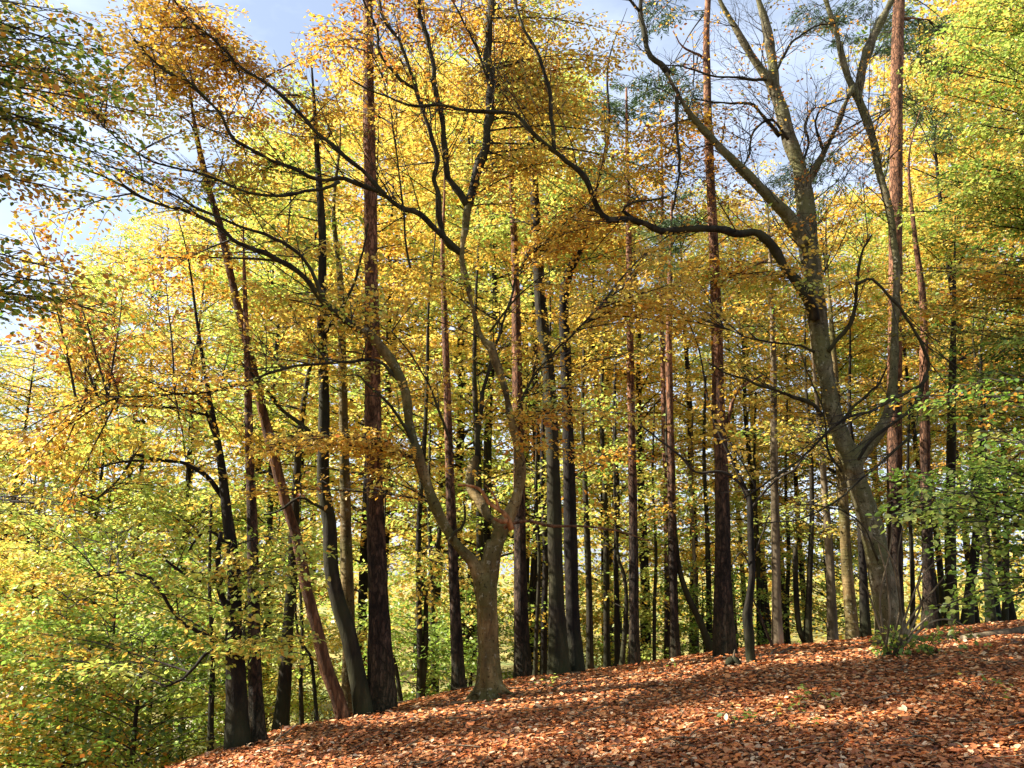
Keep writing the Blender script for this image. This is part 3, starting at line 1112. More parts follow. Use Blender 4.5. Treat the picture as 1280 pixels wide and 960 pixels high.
    blobs = [
        (590, 420, 10.1, 120, 110, 1.1, 17, G), (710, 510, 10, 120, 90, 1.1, 11, G), (760, 260, 10.5, 110, 120, 1.2, 17, G), (660, 170, 10.8, 120, 120, 1.2, 16, G),
        (480, 530, 9.8, 140, 70, 1.1, 10, G), (470, 380, 9.5, 140, 100, 1.1, 14, P_YELLOW), (330, 430, 9, 150, 70, 1.0, 15, P_YELLOW), (150, 480, 8.6, 130, 70, 0.9, 10, P_YELLOW),
        (70, 590, 8.4, 110, 50, 0.7, 6, P_GOLD), (300, 575, 9.0, 120, 50, 0.8, 10, G), (470, 600, 9.7, 70, 25, 0.7, 3, G), (480, 120, 10, 150, 120, 1.4, 18, G),
        (330, 90, 9.6, 140, 100, 1.2, 16, P_AMBER), (190, 60, 9, 110, 70, 1, 12, P_AMBER), (560, 20, 10.5, 150, 70, 1.2, 14, P_ORANGE), (700, 60, 11, 100, 80, 1.2, 13, G),
        (250, 210, 9, 120, 50, 0.9, 5, P_MIX), (160, 350, 8.8, 110, 40, 0.8, 6, P_ORANGE), (820, 380, 10.2, 80, 60, 0.9, 6, G)]
    ex = [(p, r, dict(pal=P_ORANGE if p[-1][2] > 4.6 and p[-1][0] < -1.5 else P_GOLD, start=0.55, blen=0.6, per_m=30)) for p, r in L[:13]]
    blobs = [(b[0], b[1], b[2] + (1.1 if b[1] < 450 else 0.5)) + b[3:6] + (int(b[6] * (1.15 if b[1] < 450 else 0.95) + 1), b[7]) for b in blobs] + [(130, 130, 9.6, 110, 80, 0.9, 10, P_AMBER), (260, 170, 10.2, 110, 60, 0.9, 8, P_YELLOW), (60, 300, 9.0, 60, 40, 0.6, 3, P_ORANGE)]
    return crown(root, base, skel, blobs, rng, size=0.060, extra=ex, per_m=56, blen=0.85, gap=0.175, bough_r=0.014)


print('T1', forked_beech())


# ================================================================== LEANING BEECH on the right
def leaning_beech():
    rng = np.random.default_rng(22)
    Y = 12.0
    base = at(1116, 806, Y)
    base[2] = float(gz(base[0], base[1]))
    root = thing('beech_tree', base, 'big smooth beech leaning left above the bramble patch, its left side pale', 'tree')
    trunk = [(1117, 822, 46), (1115, 795, 42), (1108, 750, 36), (1096, 691, 32), (1083, 640, 31), (1070, 600, 30), (1057, 560, 29), (1043, 519, 27), (1032, 468, 26), (1025, 423, 26), (1018, 371, 27), (1012, 320, 27), (1008, 285, 27), (1006, 247, 24), (1000, 213, 20), (988, 179, 19), (977, 137, 18), (966, 107, 17), (967, 85, 13), (962, 58, 12), (957, 27, 12), (948, 0, 10), (940, -30, 9)]
    rfork = [(1064, 592, 24), (1080, 562, 20), (1101, 535, 18), (1113, 502, 16), (1117, 457, 15), (1119, 406, 14), (1121, 354, 14), (1120, 320, 14), (1111, 258, 13), (1099, 213, 13), (1091, 172, 12), (1074, 127, 13), (1058, 93, 12), (1050, 60, 12), (1043, 35, 12), (1027, -20, 11)]
    lfork = [(1007, 305, 18), (985, 270, 16), (970, 254, 15), (929, 213, 13), (895, 179, 11), (867, 148, 11), (850, 122, 10), (832, 89, 9)]
    l2 = [(970, 115, 13), (955, 92, 12), (939, 69, 11), (919, 34, 10), (902, 5, 9), (890, -25, 8)]
    r2 = [(1004, 248, 14), (1012, 224, 12), (1036, 179, 10), (1056, 131, 9), (1066, 108, 9)]
    r3 = [(1072, 122, 12), (1078, 85, 12), (1092, 45, 11), (1112, 5, 10), (1125, -25, 9)]
    low = [(1018, 400, 14), (1008, 373, 13), (994, 346, 13), (974, 323, 12), (961, 302, 12), (943, 289, 11), (910, 287, 10)]
    rfork, lfork, l2, r2, r3 = [[(u, v, w * (0.9 if k > 2 else 1)) for k, (u, v, w) in enumerate(c)] for c in (rfork, lfork, l2, r2, r3)]
    ch = [chain(trunk, Y, Y + 0.3), chain(rfork, Y, Y + 0.6), chain(lfork, Y, Y - 0.7), chain(l2, Y + 0.2, Y), chain(r2, Y + 0.2, Y + 0.4), chain(r3, Y + 0.5, Y + 0.6)]
    for a, ln, r in ((3.4, 0.4, 0.12), (-0.2, 0.45, 0.12), (-1.5, 0.35, 0.11), (1.5, 0.4, 0.11), (4.2, 0.35, 0.1)):
        ch.append(root_chain(base, a, ln, r))
    blend_trunk('trunk', ch, GREYBEECH, root, base, voxel=0.034, smooth=3, lumps=0.014)
    S = [
        ([(1018, 400), (1008, 373), (994, 346), (974, 323), (961, 302), (943, 289), (912, 287), (884, 287), (836, 289), (791, 278), (757, 271), (733, 234), (715, 206), (688, 186), (657, 158), (636, 143), (568, 132), (523, 131), (482, 120), (440, 104)], Y, 9.7, 14, 2.2),
        ([(692, 190), (691, 165), (688, 113), (671, 65), (650, 27), (638, -15)], 10.6, 10.5, 6, 3),
        ([(760, 272), (735, 262), (710, 261)], 11, 10.8, 5, 2),
        ([(800, 281), (780, 262), (790, 252), (815, 250), (838, 246)], 11.2, 10.9, 5, 2),
        ([(836, 92), (825, 78), (815, 69), (803, 30), (794, -20)], Y - 0.6, Y - 0.6, 8, 5),
        ([(846, 122), (845, 160), (850, 200), (846, 240), (842, 262)], 11.3, 11.0, 5, 2),
        ([(958, 100), (930, 98), (890, 96), (860, 84), (825, 80)], Y, Y - 0.6, 4, 1.5),
        ([(975, 170), (950, 140), (935, 130), (905, 128), (870, 124)], Y + 0.2, Y - 0.3, 6, 1.5),
        ([(1035, 440), (1050, 420), (1063, 404), (1067, 380), (1070, 354), (1077, 320), (1090, 296)], Y, Y - 0.6, 6, 2.5),
        ([(1070, 356), (1091, 349), (1115, 375), (1135, 399), (1153, 433), (1161, 454), (1153, 475), (1149, 499), (1125, 523), (1091, 550), (1072, 575)], Y - 0.7, Y - 0.5, 3.6, 4.2),
        ([(1160, 470), (1149, 482), (1111, 502), (1085, 514), (1056, 523), (1022, 554), (1000, 572), (974, 592), (955, 606), (930, 622)], Y - 0.9, Y - 0.9, 4.5, 2.2),
        ([(1028, 520), (1022, 510), (1005, 500), (977, 492), (945, 478), (908, 466), (885, 455)], Y, Y - 0.8, 6, 1.8),
        ([(1140, 545), (1105, 575), (1075, 600), (1040, 628), (1000, 650), (960, 655)], Y - 0.6, Y - 0.9, 3.5, 1.6),
        ([(1052, 530), (1070, 505), (1090, 488), (1100, 480), (1107, 460)], Y, Y - 0.3, 5, 2),
        ([(1018, 440), (1000, 432), (975, 428), (940, 424), (905, 410)], Y, Y - 0.7, 3.5, 1.2),
        ([(1052, 590), (1035, 560), (1030, 520), (1015, 480), (1000, 440)], Y - 0.1, Y - 0.5, 3.5, 1.3),
        ([(1097, 700), (1080, 660), (1055, 640), (1020, 632), (990, 630)], Y - 0.1, Y - 0.7, 3, 1.2),
        ([(970, 90), (985, 60), (1000, 45), (1020, 32), (1045, 28)], Y + 0.2, Y, 4, 2),
        ([(1030, 190), (1020, 150), (1035, 130), (1060, 122)], Y + 0.3, Y, 4, 1.5),
        ([(985, 175), (965, 150), (942, 165), (934, 195), (928, 210)], Y, Y - 0.3, 4, 2),
        ([(1000, 213), (1010, 180), (1005, 160), (1020, 135), (1045, 140), (1070, 152)], Y + 0.2, Y - 0.1, 4, 1.3),
        ([(800, 15), (780, -10)], Y - 0.6, Y - 0.8, 4, 3),
    ]
    L = add_limbs(root, base, S, SHADED_LIMB, 8, 'limb', rng)
    tw = Wood()
    for p, r in L:
        twig_net(tw, p, r, rng, 2, 0.15, 0.2, rmax=0.009)
    for c in (chain(trunk, Y, Y + 0.3), chain(l2, Y + 0.2, Y), chain(lfork, Y, Y - 0.7), chain(r3, Y + 0.5, Y + 0.6), chain(rfork, Y, Y + 0.6), chain(r2, Y + 0.2, Y + 0.4)):
        p, r = smooth_curve(c[0], c[1], 0.12)
        k = int(len(p) * (0.45 if c[0][0][2] < 4 else 0.1))
        twig_net(tw, p[k:], r[k:], rng, 3, 0.0, 0.22, (0.5, 1.1), 0.4, 0.010)
    tw.build('twig_fan', TWIG, root, 'stuff', origin=base)
    allp = [chain(trunk, Y, Y + 0.3)[0][8:], chain(rfork, Y, Y + 0.6)[0][3:], chain(lfork, Y, Y - 0.7)[0], chain(l2, Y, Y)[0]] + [p for p, r in L]
    skel = np.vstack(allp)
    B = P_BROWN
    blobs = [(960, 90, 12, 130, 110, 1.2, 34, B), (880, 200, 11.6, 90, 90, 1, 20, B), (1050, 230, 12, 80, 110, 1, 18, B), (830, 60, 11.5, 70, 80, 1, 12, P_ORANGE)]
    crown(root, base, skel, blobs, rng, size=0.052, per_m=10, blen=0.7, gap=0.15, width=0.13, bough_r=0.009)
    # the golden leaves of the low limb
    blobs = [(800, 345, 12.3, 120, 60, 0.9, 9, P_GOLD), (930, 380, 12.6, 120, 70, 0.9, 9, P_YELLOW), (1060, 420, 12.6, 110, 90, 0.9, 7, P_GOLD), (930, 520, 11.8, 100, 50, 0.8, 5, P_GOLD), (800, 180, 12.4, 90, 100, 0.9, 12, P_AMBER), (1000, 330, 11.6, 120, 50, 0.9, 8, P_GOLD)]
    crown(root, base, skel, blobs, rng, size=0.07, per_m=46, name='lower_foliage', wood_name='lower_branchwork')


leaning_beech()


# ================================================================== other stems measured from the photograph
def plain_tree(name, label, cat, px, Y0, Y1=None, mat=DARK, sides=12, limbs=(), blobs=(), seed=0, group=None, size=0.075, rough=0.06, detail=True, near=True, per_m=30, blen=1.0, skelmin=0.25, flare=1.25, limb_mat=None, leaf=None, aspect=0.62, tilt=0.45, extra=None, gap=0.2, width=0.17, leafy=2.4, forks=()):
    rng = np.random.default_rng(100 + seed)
    if px[-1][2] > 3.5 and px[-1][1] > -40:
        (ua, va, wa), (ub, vb, wb) = px[-2], px[-1]
        du, dv = (ub - ua), (vb - va)
        q = 1.0 / max(abs(dv), 1)
        px = list(px) + [(ub + du * q * 90 + rng.normal(0, 4), vb - 90, wb * 0.62), (ub + du * q * 170 + rng.normal(0, 6), vb - 180, wb * 0.3), (ub + du * q * 230, vb - 250, 0.6)]
    P, R = stem(px, Y0, Y1, flare=flare)
    org = foot(P)
    root = thing(name, org, label, cat, group)
    w = Wood()
    w.tube(P, R, sides, rough, rng)
    for fk in forks:
        p, r = stem(fk[0], fk[1], fk[2], ground=False)
        w.tube(p, r, sides, rough, rng)
    w.build('trunk', mat, root, origin=org)
    L = add_limbs(root, org, limbs, limb_mat or mat, 7, 'limb', rng) if limbs else []
    if blobs:
        n0 = int(len(P) * skelmin)
        skel = np.vstack([P[n0:]] + [p for p, r in L])
        ex = [(p, r, dict(pal=blobs[0][7], start=0.35, blen=0.7)) for p, r in L] if extra else None
        crown(root, org, skel, blobs, rng, size=size, detail=detail, near=near, per_m=per_m, blen=blen, mat=leaf, aspect=aspect, tilt=tilt, extra=ex, gap=gap, width=width, leafy=leafy)
    return root


NEEDLES = dict(leaf=NEEDLE, aspect=0.16, size=0.10, per_m=190, tilt=1.2, blen=0.45, width=0.10, leafy=0.9, skelmin=0.7)
# pines with reddish bark
plain_tree('pine_tree', 'straight thick pine with dark plated bark, at the crest left of the forked beech', 'tree',
           [(478, 889, 31), (475, 800, 27), (471, 700, 24), (468, 600, 22), (466, 500, 20), (465, 400, 18), (463, 250, 16), (461, 130, 14), (460, 20, 12), (459, -120, 9)], 10.65, 10.8, PINE, 18, seed=1, flare=1.15)
plain_tree('pine_tree', 'tall straight red brown pine right of centre, beside the thin dead stem at the crest', 'tree',
           [(906, 824, 24), (904, 740, 21), (903, 650, 19), (901, 560, 17), (898, 500, 15.5), (894, 350, 13), (887, 200, 10.5), (883, 60, 8.5), (885, 0, 7), (886, -60, 6)], 12.4, 12.6, PINE, 18, seed=2,
           limbs=[([(900, 545), (908, 530), (920, 495), (935, 480), (955, 470)], 12.5, 12.1, 7, 2), ([(884, 75), (868, 65), (852, 58), (840, 40)], 12.6, 12.4, 4, 1.5), ([(893, 370), (905, 352), (930, 340), (962, 322)], 12.5, 12.2, 5, 2)], flare=1.15,
           blobs=[(860, -60, 13, 90, 60, 1.5, 10, P_NEEDLE), (800, 20, 14, 60, 50, 1.2, 5, P_NEEDLE), (850, 115, 14.5, 60, 40, 1, 5, P_NEEDLE)], **NEEDLES)
plain_tree('pine_tree', 'pink barked pine rising straight behind the right fork of the leaning beech', 'tree',
           [(1119, 800, 20), (1118, 600, 17.5), (1119, 400, 16.5), (1120, 200, 15), (1122, 50, 14), (1124, 0, 13), (1126, -80, 11)], 14.5, 14.7, PINE, 18, seed=3,
           limbs=[([(1124, 25), (1140, 22), (1160, 24)], 14.7, 14.5, 4, 1.5)],
           blobs=[(1090, 60, 16, 60, 60, 1.2, 9, P_NEEDLE), (1040, 230, 17, 90, 40, 1.2, 8, P_NEEDLE), (1170, 60, 16, 60, 50, 1.2, 9, P_NEEDLE), (1040, 20, 17, 60, 50, 1.2, 6, P_NEEDLE), (1150, 160, 16, 50, 50, 1, 6, P_NEEDLE)],
           **NEEDLES)
plain_tree('pine_tree', 'slim red brown pine between the twin grey trunks and the paired pine stems', 'tree',
           [(793, 842, 13.5), (792, 700, 11.5), (790, 560, 10.5), (788, 450, 9), (786, 300, 7.5), (784, 200, 5), (783, 110, 2.5)], 13.0, 13.4, PINE, 14, seed=4, blobs=[(795, 135, 13.6, 45, 35, 0.7, 9, P_NEEDLE), (780, 210, 13.6, 40, 30, 0.6, 5, P_NEEDLE)], **NEEDLES)
plain_tree('pine_tree', 'reddish pine stem with orange bark flecked by sun, front one of a close pair', 'tree',
           [(844, 832, 12.5), (841, 700, 10.5), (838, 540, 9.5), (836, 420, 8), (838, 330, 5.5), (840, 250, 2.5)], 14.0, 14.4, PINE, 14, seed=5, blobs=[(842, 275, 14.4, 45, 30, 0.6, 8, P_NEEDLE), (838, 330, 14.4, 40, 25, 0.6, 4, P_NEEDLE)], **NEEDLES)
plain_tree('pine_tree', 'thinner dark pine stem tucked just left behind its orange flecked neighbour', 'tree',
           [(834, 820, 8), (834, 700, 7.5), (831, 560, 7), (828, 440, 6), (826, 320, 5)], 16.5, 16.8, PINE, 12, seed=6)
plain_tree('pine_tree', 'straight narrow brown trunk standing right against the black stump like trunk at far left', 'tree',
           [(322, 921, 19), (319, 850, 16), (317, 750, 14.5), (315, 650, 13), (312, 560, 11), (309, 450, 8), (306, 360, 5), (304, 280, 1.5)], 9.6, 9.9, PINE, 14, seed=7)
plain_tree('young_tree', 'slim pale stem lit on its left side, right of the tall red brown pine', 'tree',
           [(972, 812, 12.5), (970, 700, 10.5), (968, 600, 9.5), (967, 480, 8), (965, 380, 6), (962, 310, 4), (959, 250, 1.5)], 13.2, 13.6, PALEBARK, 12, seed=8,
           limbs=[([(968, 600), (985, 590), (1000, 582)], 13.3, 13, 4, 1.5)], blobs=[(940, 430, 13, 90, 60, 1, 9, P_GOLD), (960, 330, 13.4, 80, 70, 1, 8, P_MIX)])

# dark stems on the left
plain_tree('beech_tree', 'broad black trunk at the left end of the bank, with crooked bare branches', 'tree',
           [(297, 937, 28), (296, 880, 24), (295, 840, 23), (292, 790, 20), (293, 730, 17), (289, 685, 15), (283, 636, 13), (278, 590, 11), (270, 540, 8), (262, 500, 6)], 9.3, 9.8, SHADE_BARK, 14, seed=9,
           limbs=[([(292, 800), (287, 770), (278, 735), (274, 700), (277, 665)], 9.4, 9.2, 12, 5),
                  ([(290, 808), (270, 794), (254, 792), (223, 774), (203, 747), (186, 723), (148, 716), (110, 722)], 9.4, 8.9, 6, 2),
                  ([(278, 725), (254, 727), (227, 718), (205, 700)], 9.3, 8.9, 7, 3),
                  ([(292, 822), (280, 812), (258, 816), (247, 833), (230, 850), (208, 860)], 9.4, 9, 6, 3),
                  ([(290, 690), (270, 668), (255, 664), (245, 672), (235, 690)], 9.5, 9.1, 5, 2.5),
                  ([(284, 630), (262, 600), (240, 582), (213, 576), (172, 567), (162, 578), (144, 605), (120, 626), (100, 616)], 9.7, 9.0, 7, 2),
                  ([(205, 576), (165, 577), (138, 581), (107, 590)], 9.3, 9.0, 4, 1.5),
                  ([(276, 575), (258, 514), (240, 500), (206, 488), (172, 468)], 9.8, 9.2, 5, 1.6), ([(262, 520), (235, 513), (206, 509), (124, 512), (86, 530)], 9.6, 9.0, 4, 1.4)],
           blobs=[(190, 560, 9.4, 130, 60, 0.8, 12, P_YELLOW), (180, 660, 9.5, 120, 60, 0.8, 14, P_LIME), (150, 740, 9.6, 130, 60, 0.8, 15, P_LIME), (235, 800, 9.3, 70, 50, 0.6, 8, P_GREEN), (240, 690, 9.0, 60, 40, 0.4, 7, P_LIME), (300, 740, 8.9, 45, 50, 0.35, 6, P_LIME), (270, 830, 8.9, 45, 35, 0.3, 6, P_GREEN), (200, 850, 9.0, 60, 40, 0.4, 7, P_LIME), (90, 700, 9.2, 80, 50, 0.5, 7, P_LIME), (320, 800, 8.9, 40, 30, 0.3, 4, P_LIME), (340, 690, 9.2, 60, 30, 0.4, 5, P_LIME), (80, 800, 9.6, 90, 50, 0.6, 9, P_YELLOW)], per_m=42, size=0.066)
plain_tree('dead_tree', 'leaning trunk stripped to red brown wood, tilting left across its darker neighbours', 'tree',
           [(430, 899, 15), (420, 868, 15), (409, 839, 14.5), (397, 790, 15), (382, 730, 14), (371, 674, 13), (356, 625, 13), (340, 560, 12), (325, 500, 11), (306, 420, 10), (290, 350, 10), (277, 290, 9), (262, 240, 8), (250, 190, 6), (241, 140, 4), (236, 100, 1.5)], 10.4, 10.1, REDWOOD, 14, seed=10, rough=0.12,
           limbs=[([(246, 172), (238, 155), (226, 145)], 9.85, 9.7, 3, 1.2), ([(262, 235), (275, 215), (282, 190)], 9.85, 9.9, 3, 1)], limb_mat=TWIG)
plain_tree('beech_tree', 'curving dark grey beech leaning left, nearest the thick pine', 'tree',
           [(456, 899, 21), (450, 860, 20), (435, 790, 20), (424, 758, 20), (414, 710, 19), (412, 655, 17), (405, 614, 16), (404, 560, 14), (405, 500, 13), (402, 400, 12), (403, 300, 10), (397, 200, 7), (392, 120, 4), (388, 60, 1.5)], 10.5, 10.7, DARK, 14, seed=11,
           limbs=[([(406, 565), (382, 533), (344, 502), (325, 480), (300, 455)], 10.2, 9.8, 8, 3), ([(410, 640), (390, 628), (372, 622), (345, 640), (330, 645)], 10.1, 9.8, 5, 2), ([(402, 420), (430, 380), (450, 330), (462, 280)], 10.3, 10.6, 6, 2)],
           blobs=[(420, 320, 11.5, 100, 110, 1, 12, P_LIME), (350, 300, 11.4, 110, 60, 1, 8, P_LIME), (410, 520, 11.3, 90, 70, 0.9, 7, P_YELLOW)])
plain_tree('beech_tree', 'straight smooth grey beech just behind the curving dark one', 'tree',
           [(437, 900, 19), (436, 800, 16), (433, 692, 15), (432, 636, 14), (430, 560, 12), (428, 450, 10), (425, 350, 8)], 11.0, 11.4, BEECH, 14, seed=12,
           blobs=[(470, 450, 12.5, 110, 80, 1, 9, P_LIME), (380, 400, 12.6, 110, 80, 1, 9, P_LIME)])
plain_tree('beech_tree', 'dark trunk leaning right, between the narrow brown trunk and the stripped leaning one', 'tree',
           [(351, 905, 18), (356, 850, 16), (361, 770, 14), (366, 711, 13), (368, 650, 11), (372, 580, 9), (380, 500, 7)], 11.4, 11.8, DARK, 12, seed=13,
           blobs=[(330, 640, 12, 90, 50, 0.9, 8, P_LIME), (300, 520, 12.5, 120, 70, 1, 10, P_LIME)])

# trunks behind the forked beech
plain_tree('beech_tree', 'thick grey trunk with flared foot, left of two joined trunks beside the forked beech', 'tree',
           [(699, 853, 26), (697, 800, 22), (695, 721, 19), (692, 615, 17), (690, 540, 16), (685, 457, 16), (678, 406, 15), (672, 320, 14), (668, 240, 11), (663, 160, 8)], 12.1, 12.4, DARK, 16, seed=14,
           blobs=[(700, 330, 13, 110, 100, 1, 12, P_YELLOW), (620, 300, 13, 90, 90, 1, 9, P_LIME)])
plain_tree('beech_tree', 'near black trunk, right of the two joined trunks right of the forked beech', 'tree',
           [(719, 850, 22), (716, 780, 18), (714, 700, 17), (712, 620, 16), (710, 540, 14), (707, 447, 14), (706, 360, 12), (730, 300, 9), (738, 260, 7)], 12.4, 12.8, SHADE_BARK, 14, seed=15,
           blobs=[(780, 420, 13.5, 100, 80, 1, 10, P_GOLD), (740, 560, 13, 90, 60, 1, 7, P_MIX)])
plain_tree('pine_tree', 'dark straight trunk directly behind the right edge of the forked beech', 'tree',
           [(654, 860, 20), (651, 760, 17), (650, 668, 16), (648, 560, 14), (646, 430, 12), (643, 300, 9)], 12.6, 12.9, PINE, 14, seed=16)
plain_tree('pine_tree', 'dark trunk half hidden by golden twigs, just left of the forked beech', 'tree',
           [(574, 872, 17), (571, 800, 15), (568, 740, 13), (564, 640, 12), (560, 520, 10), (556, 400, 8)], 12.2, 12.6, PINE, 12, seed=17)
plain_tree('beech_tree', 'twin stemmed slender tree rising from behind the bank, left of the forked beech', 'tree',
           [(526, 882, 11), (525, 800, 8), (523, 735, 7), (524, 650, 6.5), (530, 560, 6), (534, 470, 5)], 13.2, 13.8, DARK, 10, seed=18, forks=[([(528, 860, 8), (532, 800, 7), (534, 740, 6), (546, 690, 6), (551, 650, 5)], 13.2, 13.5)],
           blobs=[(545, 725, 12.8, 60, 28, 0.6, 6, P_YELLOW), (520, 620, 13.5, 90, 60, 1, 9, P_LIME), (500, 500, 14, 100, 80, 1, 10, P_LIME)])
plain_tree('dead_tree', 'thin crooked dead stem with black foot, in front of the tall red brown pine', 'dead tree',
           [(940, 838, 11), (938, 815, 10.5), (936, 790, 12), (934, 767, 11), (938, 740, 8.5), (940, 711, 8), (938, 660, 7), (937, 624, 6), (930, 607, 5)], 11.6, 11.8, SHADE_BARK, 10, seed=19, rough=0.14, flare=1.0,
           limbs=[([(937, 630), (925, 605), (908, 592), (895, 588), (870, 590), (850, 568), (820, 548), (800, 530)], 11.8, 11.4, 5, 2), ([(938, 640), (948, 622), (965, 605), (985, 590), (1010, 570)], 11.8, 11.5, 4, 1.5), ([(939, 720), (928, 690), (915, 705)], 11.7, 11.5, 3, 1.2), ([(940, 700), (952, 670), (962, 640)], 11.7, 11.5, 3, 1.2)], limb_mat=TWIG)
plain_tree('beech_tree', 'leaning trunk bending left at the top, just left of the tall red brown pine', 'tree',
           [(893, 828, 10), (884, 800, 9), (872, 770, 8), (861, 748, 7.5), (850, 715, 7), (845, 680, 6), (842, 640, 5)], 14.0, 14.3, DARK, 10, seed=20, blobs=[(860, 640, 14, 80, 50, 0.8, 7, P_MIX)])
plain_tree('beech_tree', 'grey trunk leaning left, pale edged, close on the left of the leaning big beech', 'tree',
           [(1066, 806, 15), (1064, 770, 14), (1058, 700, 13), (1055, 640, 12), (1050, 570, 11), (1046, 500, 9)], 13.6, 13.9, BEECH, 12, seed=21, blobs=[(1000, 560, 14, 90, 70, 1, 9, P_YELLOW)])
plain_tree('beech_tree', 'dark short trunk wedged between the pale edged trunk and the leaning big beech', 'tree',
           [(1083, 806, 12), (1080, 750, 11), (1078, 700, 10), (1074, 620, 9)], 14.2, 14.4, SHADE_BARK, 10, seed=22)
plain_tree('beech_tree', 'forked dark stem splitting near the ground, right of the slim pale stem', 'tree',
           [(1010, 812, 11), (1010, 780, 9), (1012, 720, 7), (1015, 640, 6), (1013, 560, 5)], 14.4, 14.8, DARK, 10, seed=23, forks=[([(1006, 802, 8), (999, 785, 7), (995, 740, 6.5), (994, 680, 6)], 14.4, 14.6)], blobs=[(1010, 640, 14.6, 80, 60, 0.8, 7, P_LIME)])
plain_tree('beech_tree', 'brown trunk lit along its left edge, between forked dark stem and pale edged trunk', 'tree',
           [(1041, 800, 12), (1039, 740, 11), (1036, 680, 10), (1030, 600, 8)], 16, 16.3, PALEBARK, 10, seed=24)
plain_tree('pine_tree', 'dark red brown trunk behind the arching bramble canes, right of the leaning big beech', 'tree',
           [(1162, 790, 16), (1160, 700, 14), (1157, 600, 12), (1155, 480, 11), (1154, 380, 9)], 13.8, 14.1, PINE, 12, seed=25)
plain_tree('beech_tree', 'grey trunk behind green leaves, second trunk right of the leaning big beech', 'tree',
           [(1190, 790, 15), (1188, 700, 13), (1188, 620, 12), (1190, 500, 10)], 14.4, 14.7, DARK, 12, seed=26, blobs=[(1200, 500, 15, 90, 70, 1, 9, P_MIX), (1180, 400, 15, 100, 60, 1, 9, P_MIX)])
plain_tree('beech_tree', 'dark trunk leaning right behind the green bough at the right edge', 'tree',
           [(1208, 790, 13), (1212, 740, 12), (1220, 680, 11), (1226, 600, 9)], 13.9, 14.2, SHADE_BARK, 12, seed=27)
plain_tree('beech_tree', 'outermost dark trunk behind the green bough, nearest the right edge', 'tree',
           [(1240, 786, 12), (1236, 740, 10), (1232, 680, 9), (1230, 600, 8)], 15, 15.3, DARK, 12, seed=28, blobs=[(1240, 420, 15.5, 70, 80, 1, 9, P_MIX), (1230, 560, 15, 70, 60, 1, 8, P_MIX)])

# slim dark stems in the middle
MID = [
    ([(737, 846, 10), (737, 770, 8.5), (735, 704, 8), (732, 620, 7)], 14.5, DARK, 'slim dark trunk just right of the two joined trunks'),
    ([(759, 845, 9), (758, 760, 8), (758, 690, 7.5), (756, 610, 6.5)], 15.5, DARK, 'green tinged straight stem, first of three slim stems left of the slim pine'),
    ([(772, 845, 8), (771, 760, 7), (770, 690, 6.5), (772, 620, 6)], 15.0, SHADE_BARK, 'blackish straight stem in the middle of three slim stems left of the slim pine'),
    ([(776, 846, 7), (781, 790, 6.5), (783, 745, 5), (779, 715, 5), (772, 690, 4)], 14.6, DARK, 'stem with a bowed upper half, last of three slim stems left of the slim pine'),
    ([(818, 836, 5), (818, 760, 4.5), (820, 690, 4)], 15.5, DARK, 'very thin straight stem between the slim pine and the paired pine stems'),
    ([(870, 832, 6), (871, 770, 5.5), (868, 700, 5)], 18.0, PALEBARK, 'pale thin stem crossed by the leaning trunk left of the tall pine'),
    ([(887, 815, 8), (886, 740, 7), (884, 660, 6)], 17.5, DARK, 'slim dark stem half behind the leaning trunk beside the tall pine'),
    ([(949, 822, 6), (948, 740, 5.5), (947, 680, 5)], 17.5, DARK, 'dark thin stem hidden behind the crooked dead stem'),
    ([(985, 815, 6), (984, 750, 5.5), (986, 690, 5)], 18.0, DARK, 'slim stem between the pale stem and the forked dark stem'),
    ([(502, 885, 6), (494, 830, 5), (484, 800, 4)], 13.0, DARK, 'small bent stem right of the thick pine, arching left'),
    ([(377, 902, 6), (376, 850, 5), (378, 790, 4)], 12.5, DARK, 'thin sapling stem right of the dark right leaning trunk'),
    ([(396, 900, 5), (393, 860, 5), (388, 820, 4), (372, 790, 3)], 11.6, DARK, 'little crooked sapling stem at the foot of the stripped leaning trunk'),
    ([(543, 878, 7), (541, 800, 6.5), (540, 720, 6)], 15.0, DARK, 'dark slim stem between the twin stemmed tree and the trunk hidden by golden twigs'),
    ([(679, 850, 9), (680, 770, 8.5), (682, 690, 8)], 15.0, SHADE_BARK, 'black slim trunk seen between the forked beech and the thick grey trunk'),
    ([(668, 855, 6), (671, 780, 5), (674, 700, 4.5)], 14.0, DARK, 'thin leaning stem left beside the black slim trunk'),
    ([(600, 700, 9), (599, 640, 8.5), (597, 560, 8)], 16.0, DARK, 'dark straight trunk seen through the crotch of the forked beech'),
    ([(1140, 800, 7), (1141, 740, 6), (1139, 680, 5)], 16.0, DARK, 'thin dark stem behind the bramble canes right of the leaning big beech'),
    ([(1256, 785, 8), (1258, 700, 7), (1257, 620, 6)], 17.0, DARK, 'thin dark stem at the far right edge behind hanging leaves'),
    ([(263, 945, 8), (264, 880, 7), (266, 820, 6)], 11.0, DARK, 'thin dark stem left of the broad black trunk'),
]
for k, (px, Y, m, lab) in enumerate(MID):
    pal = P_LIME if px[0][0] < 900 else P_MIX
    u, v = px[-1][0], px[-1][1]
    px = px + [(u - 4, v - 90, px[-1][2] * 0.75), (u - 2, v - 190, px[-1][2] * 0.5)]
    if px[0][1] < 800 and px[0][0] == 600:
        px = [(601, 860, 10)] + px
    plain_tree('young_tree', lab, 'tree', px, Y, Y + 0.3, m, 9, seed=40 + k, blobs=[(u, v - 70, Y + 0.4, 80, 70, 1.0, 9, pal), (u, v + 40, Y + 0.4, 70, 40, 0.8, 3, pal)], per_m=22, size=0.085, detail=False, near=False)


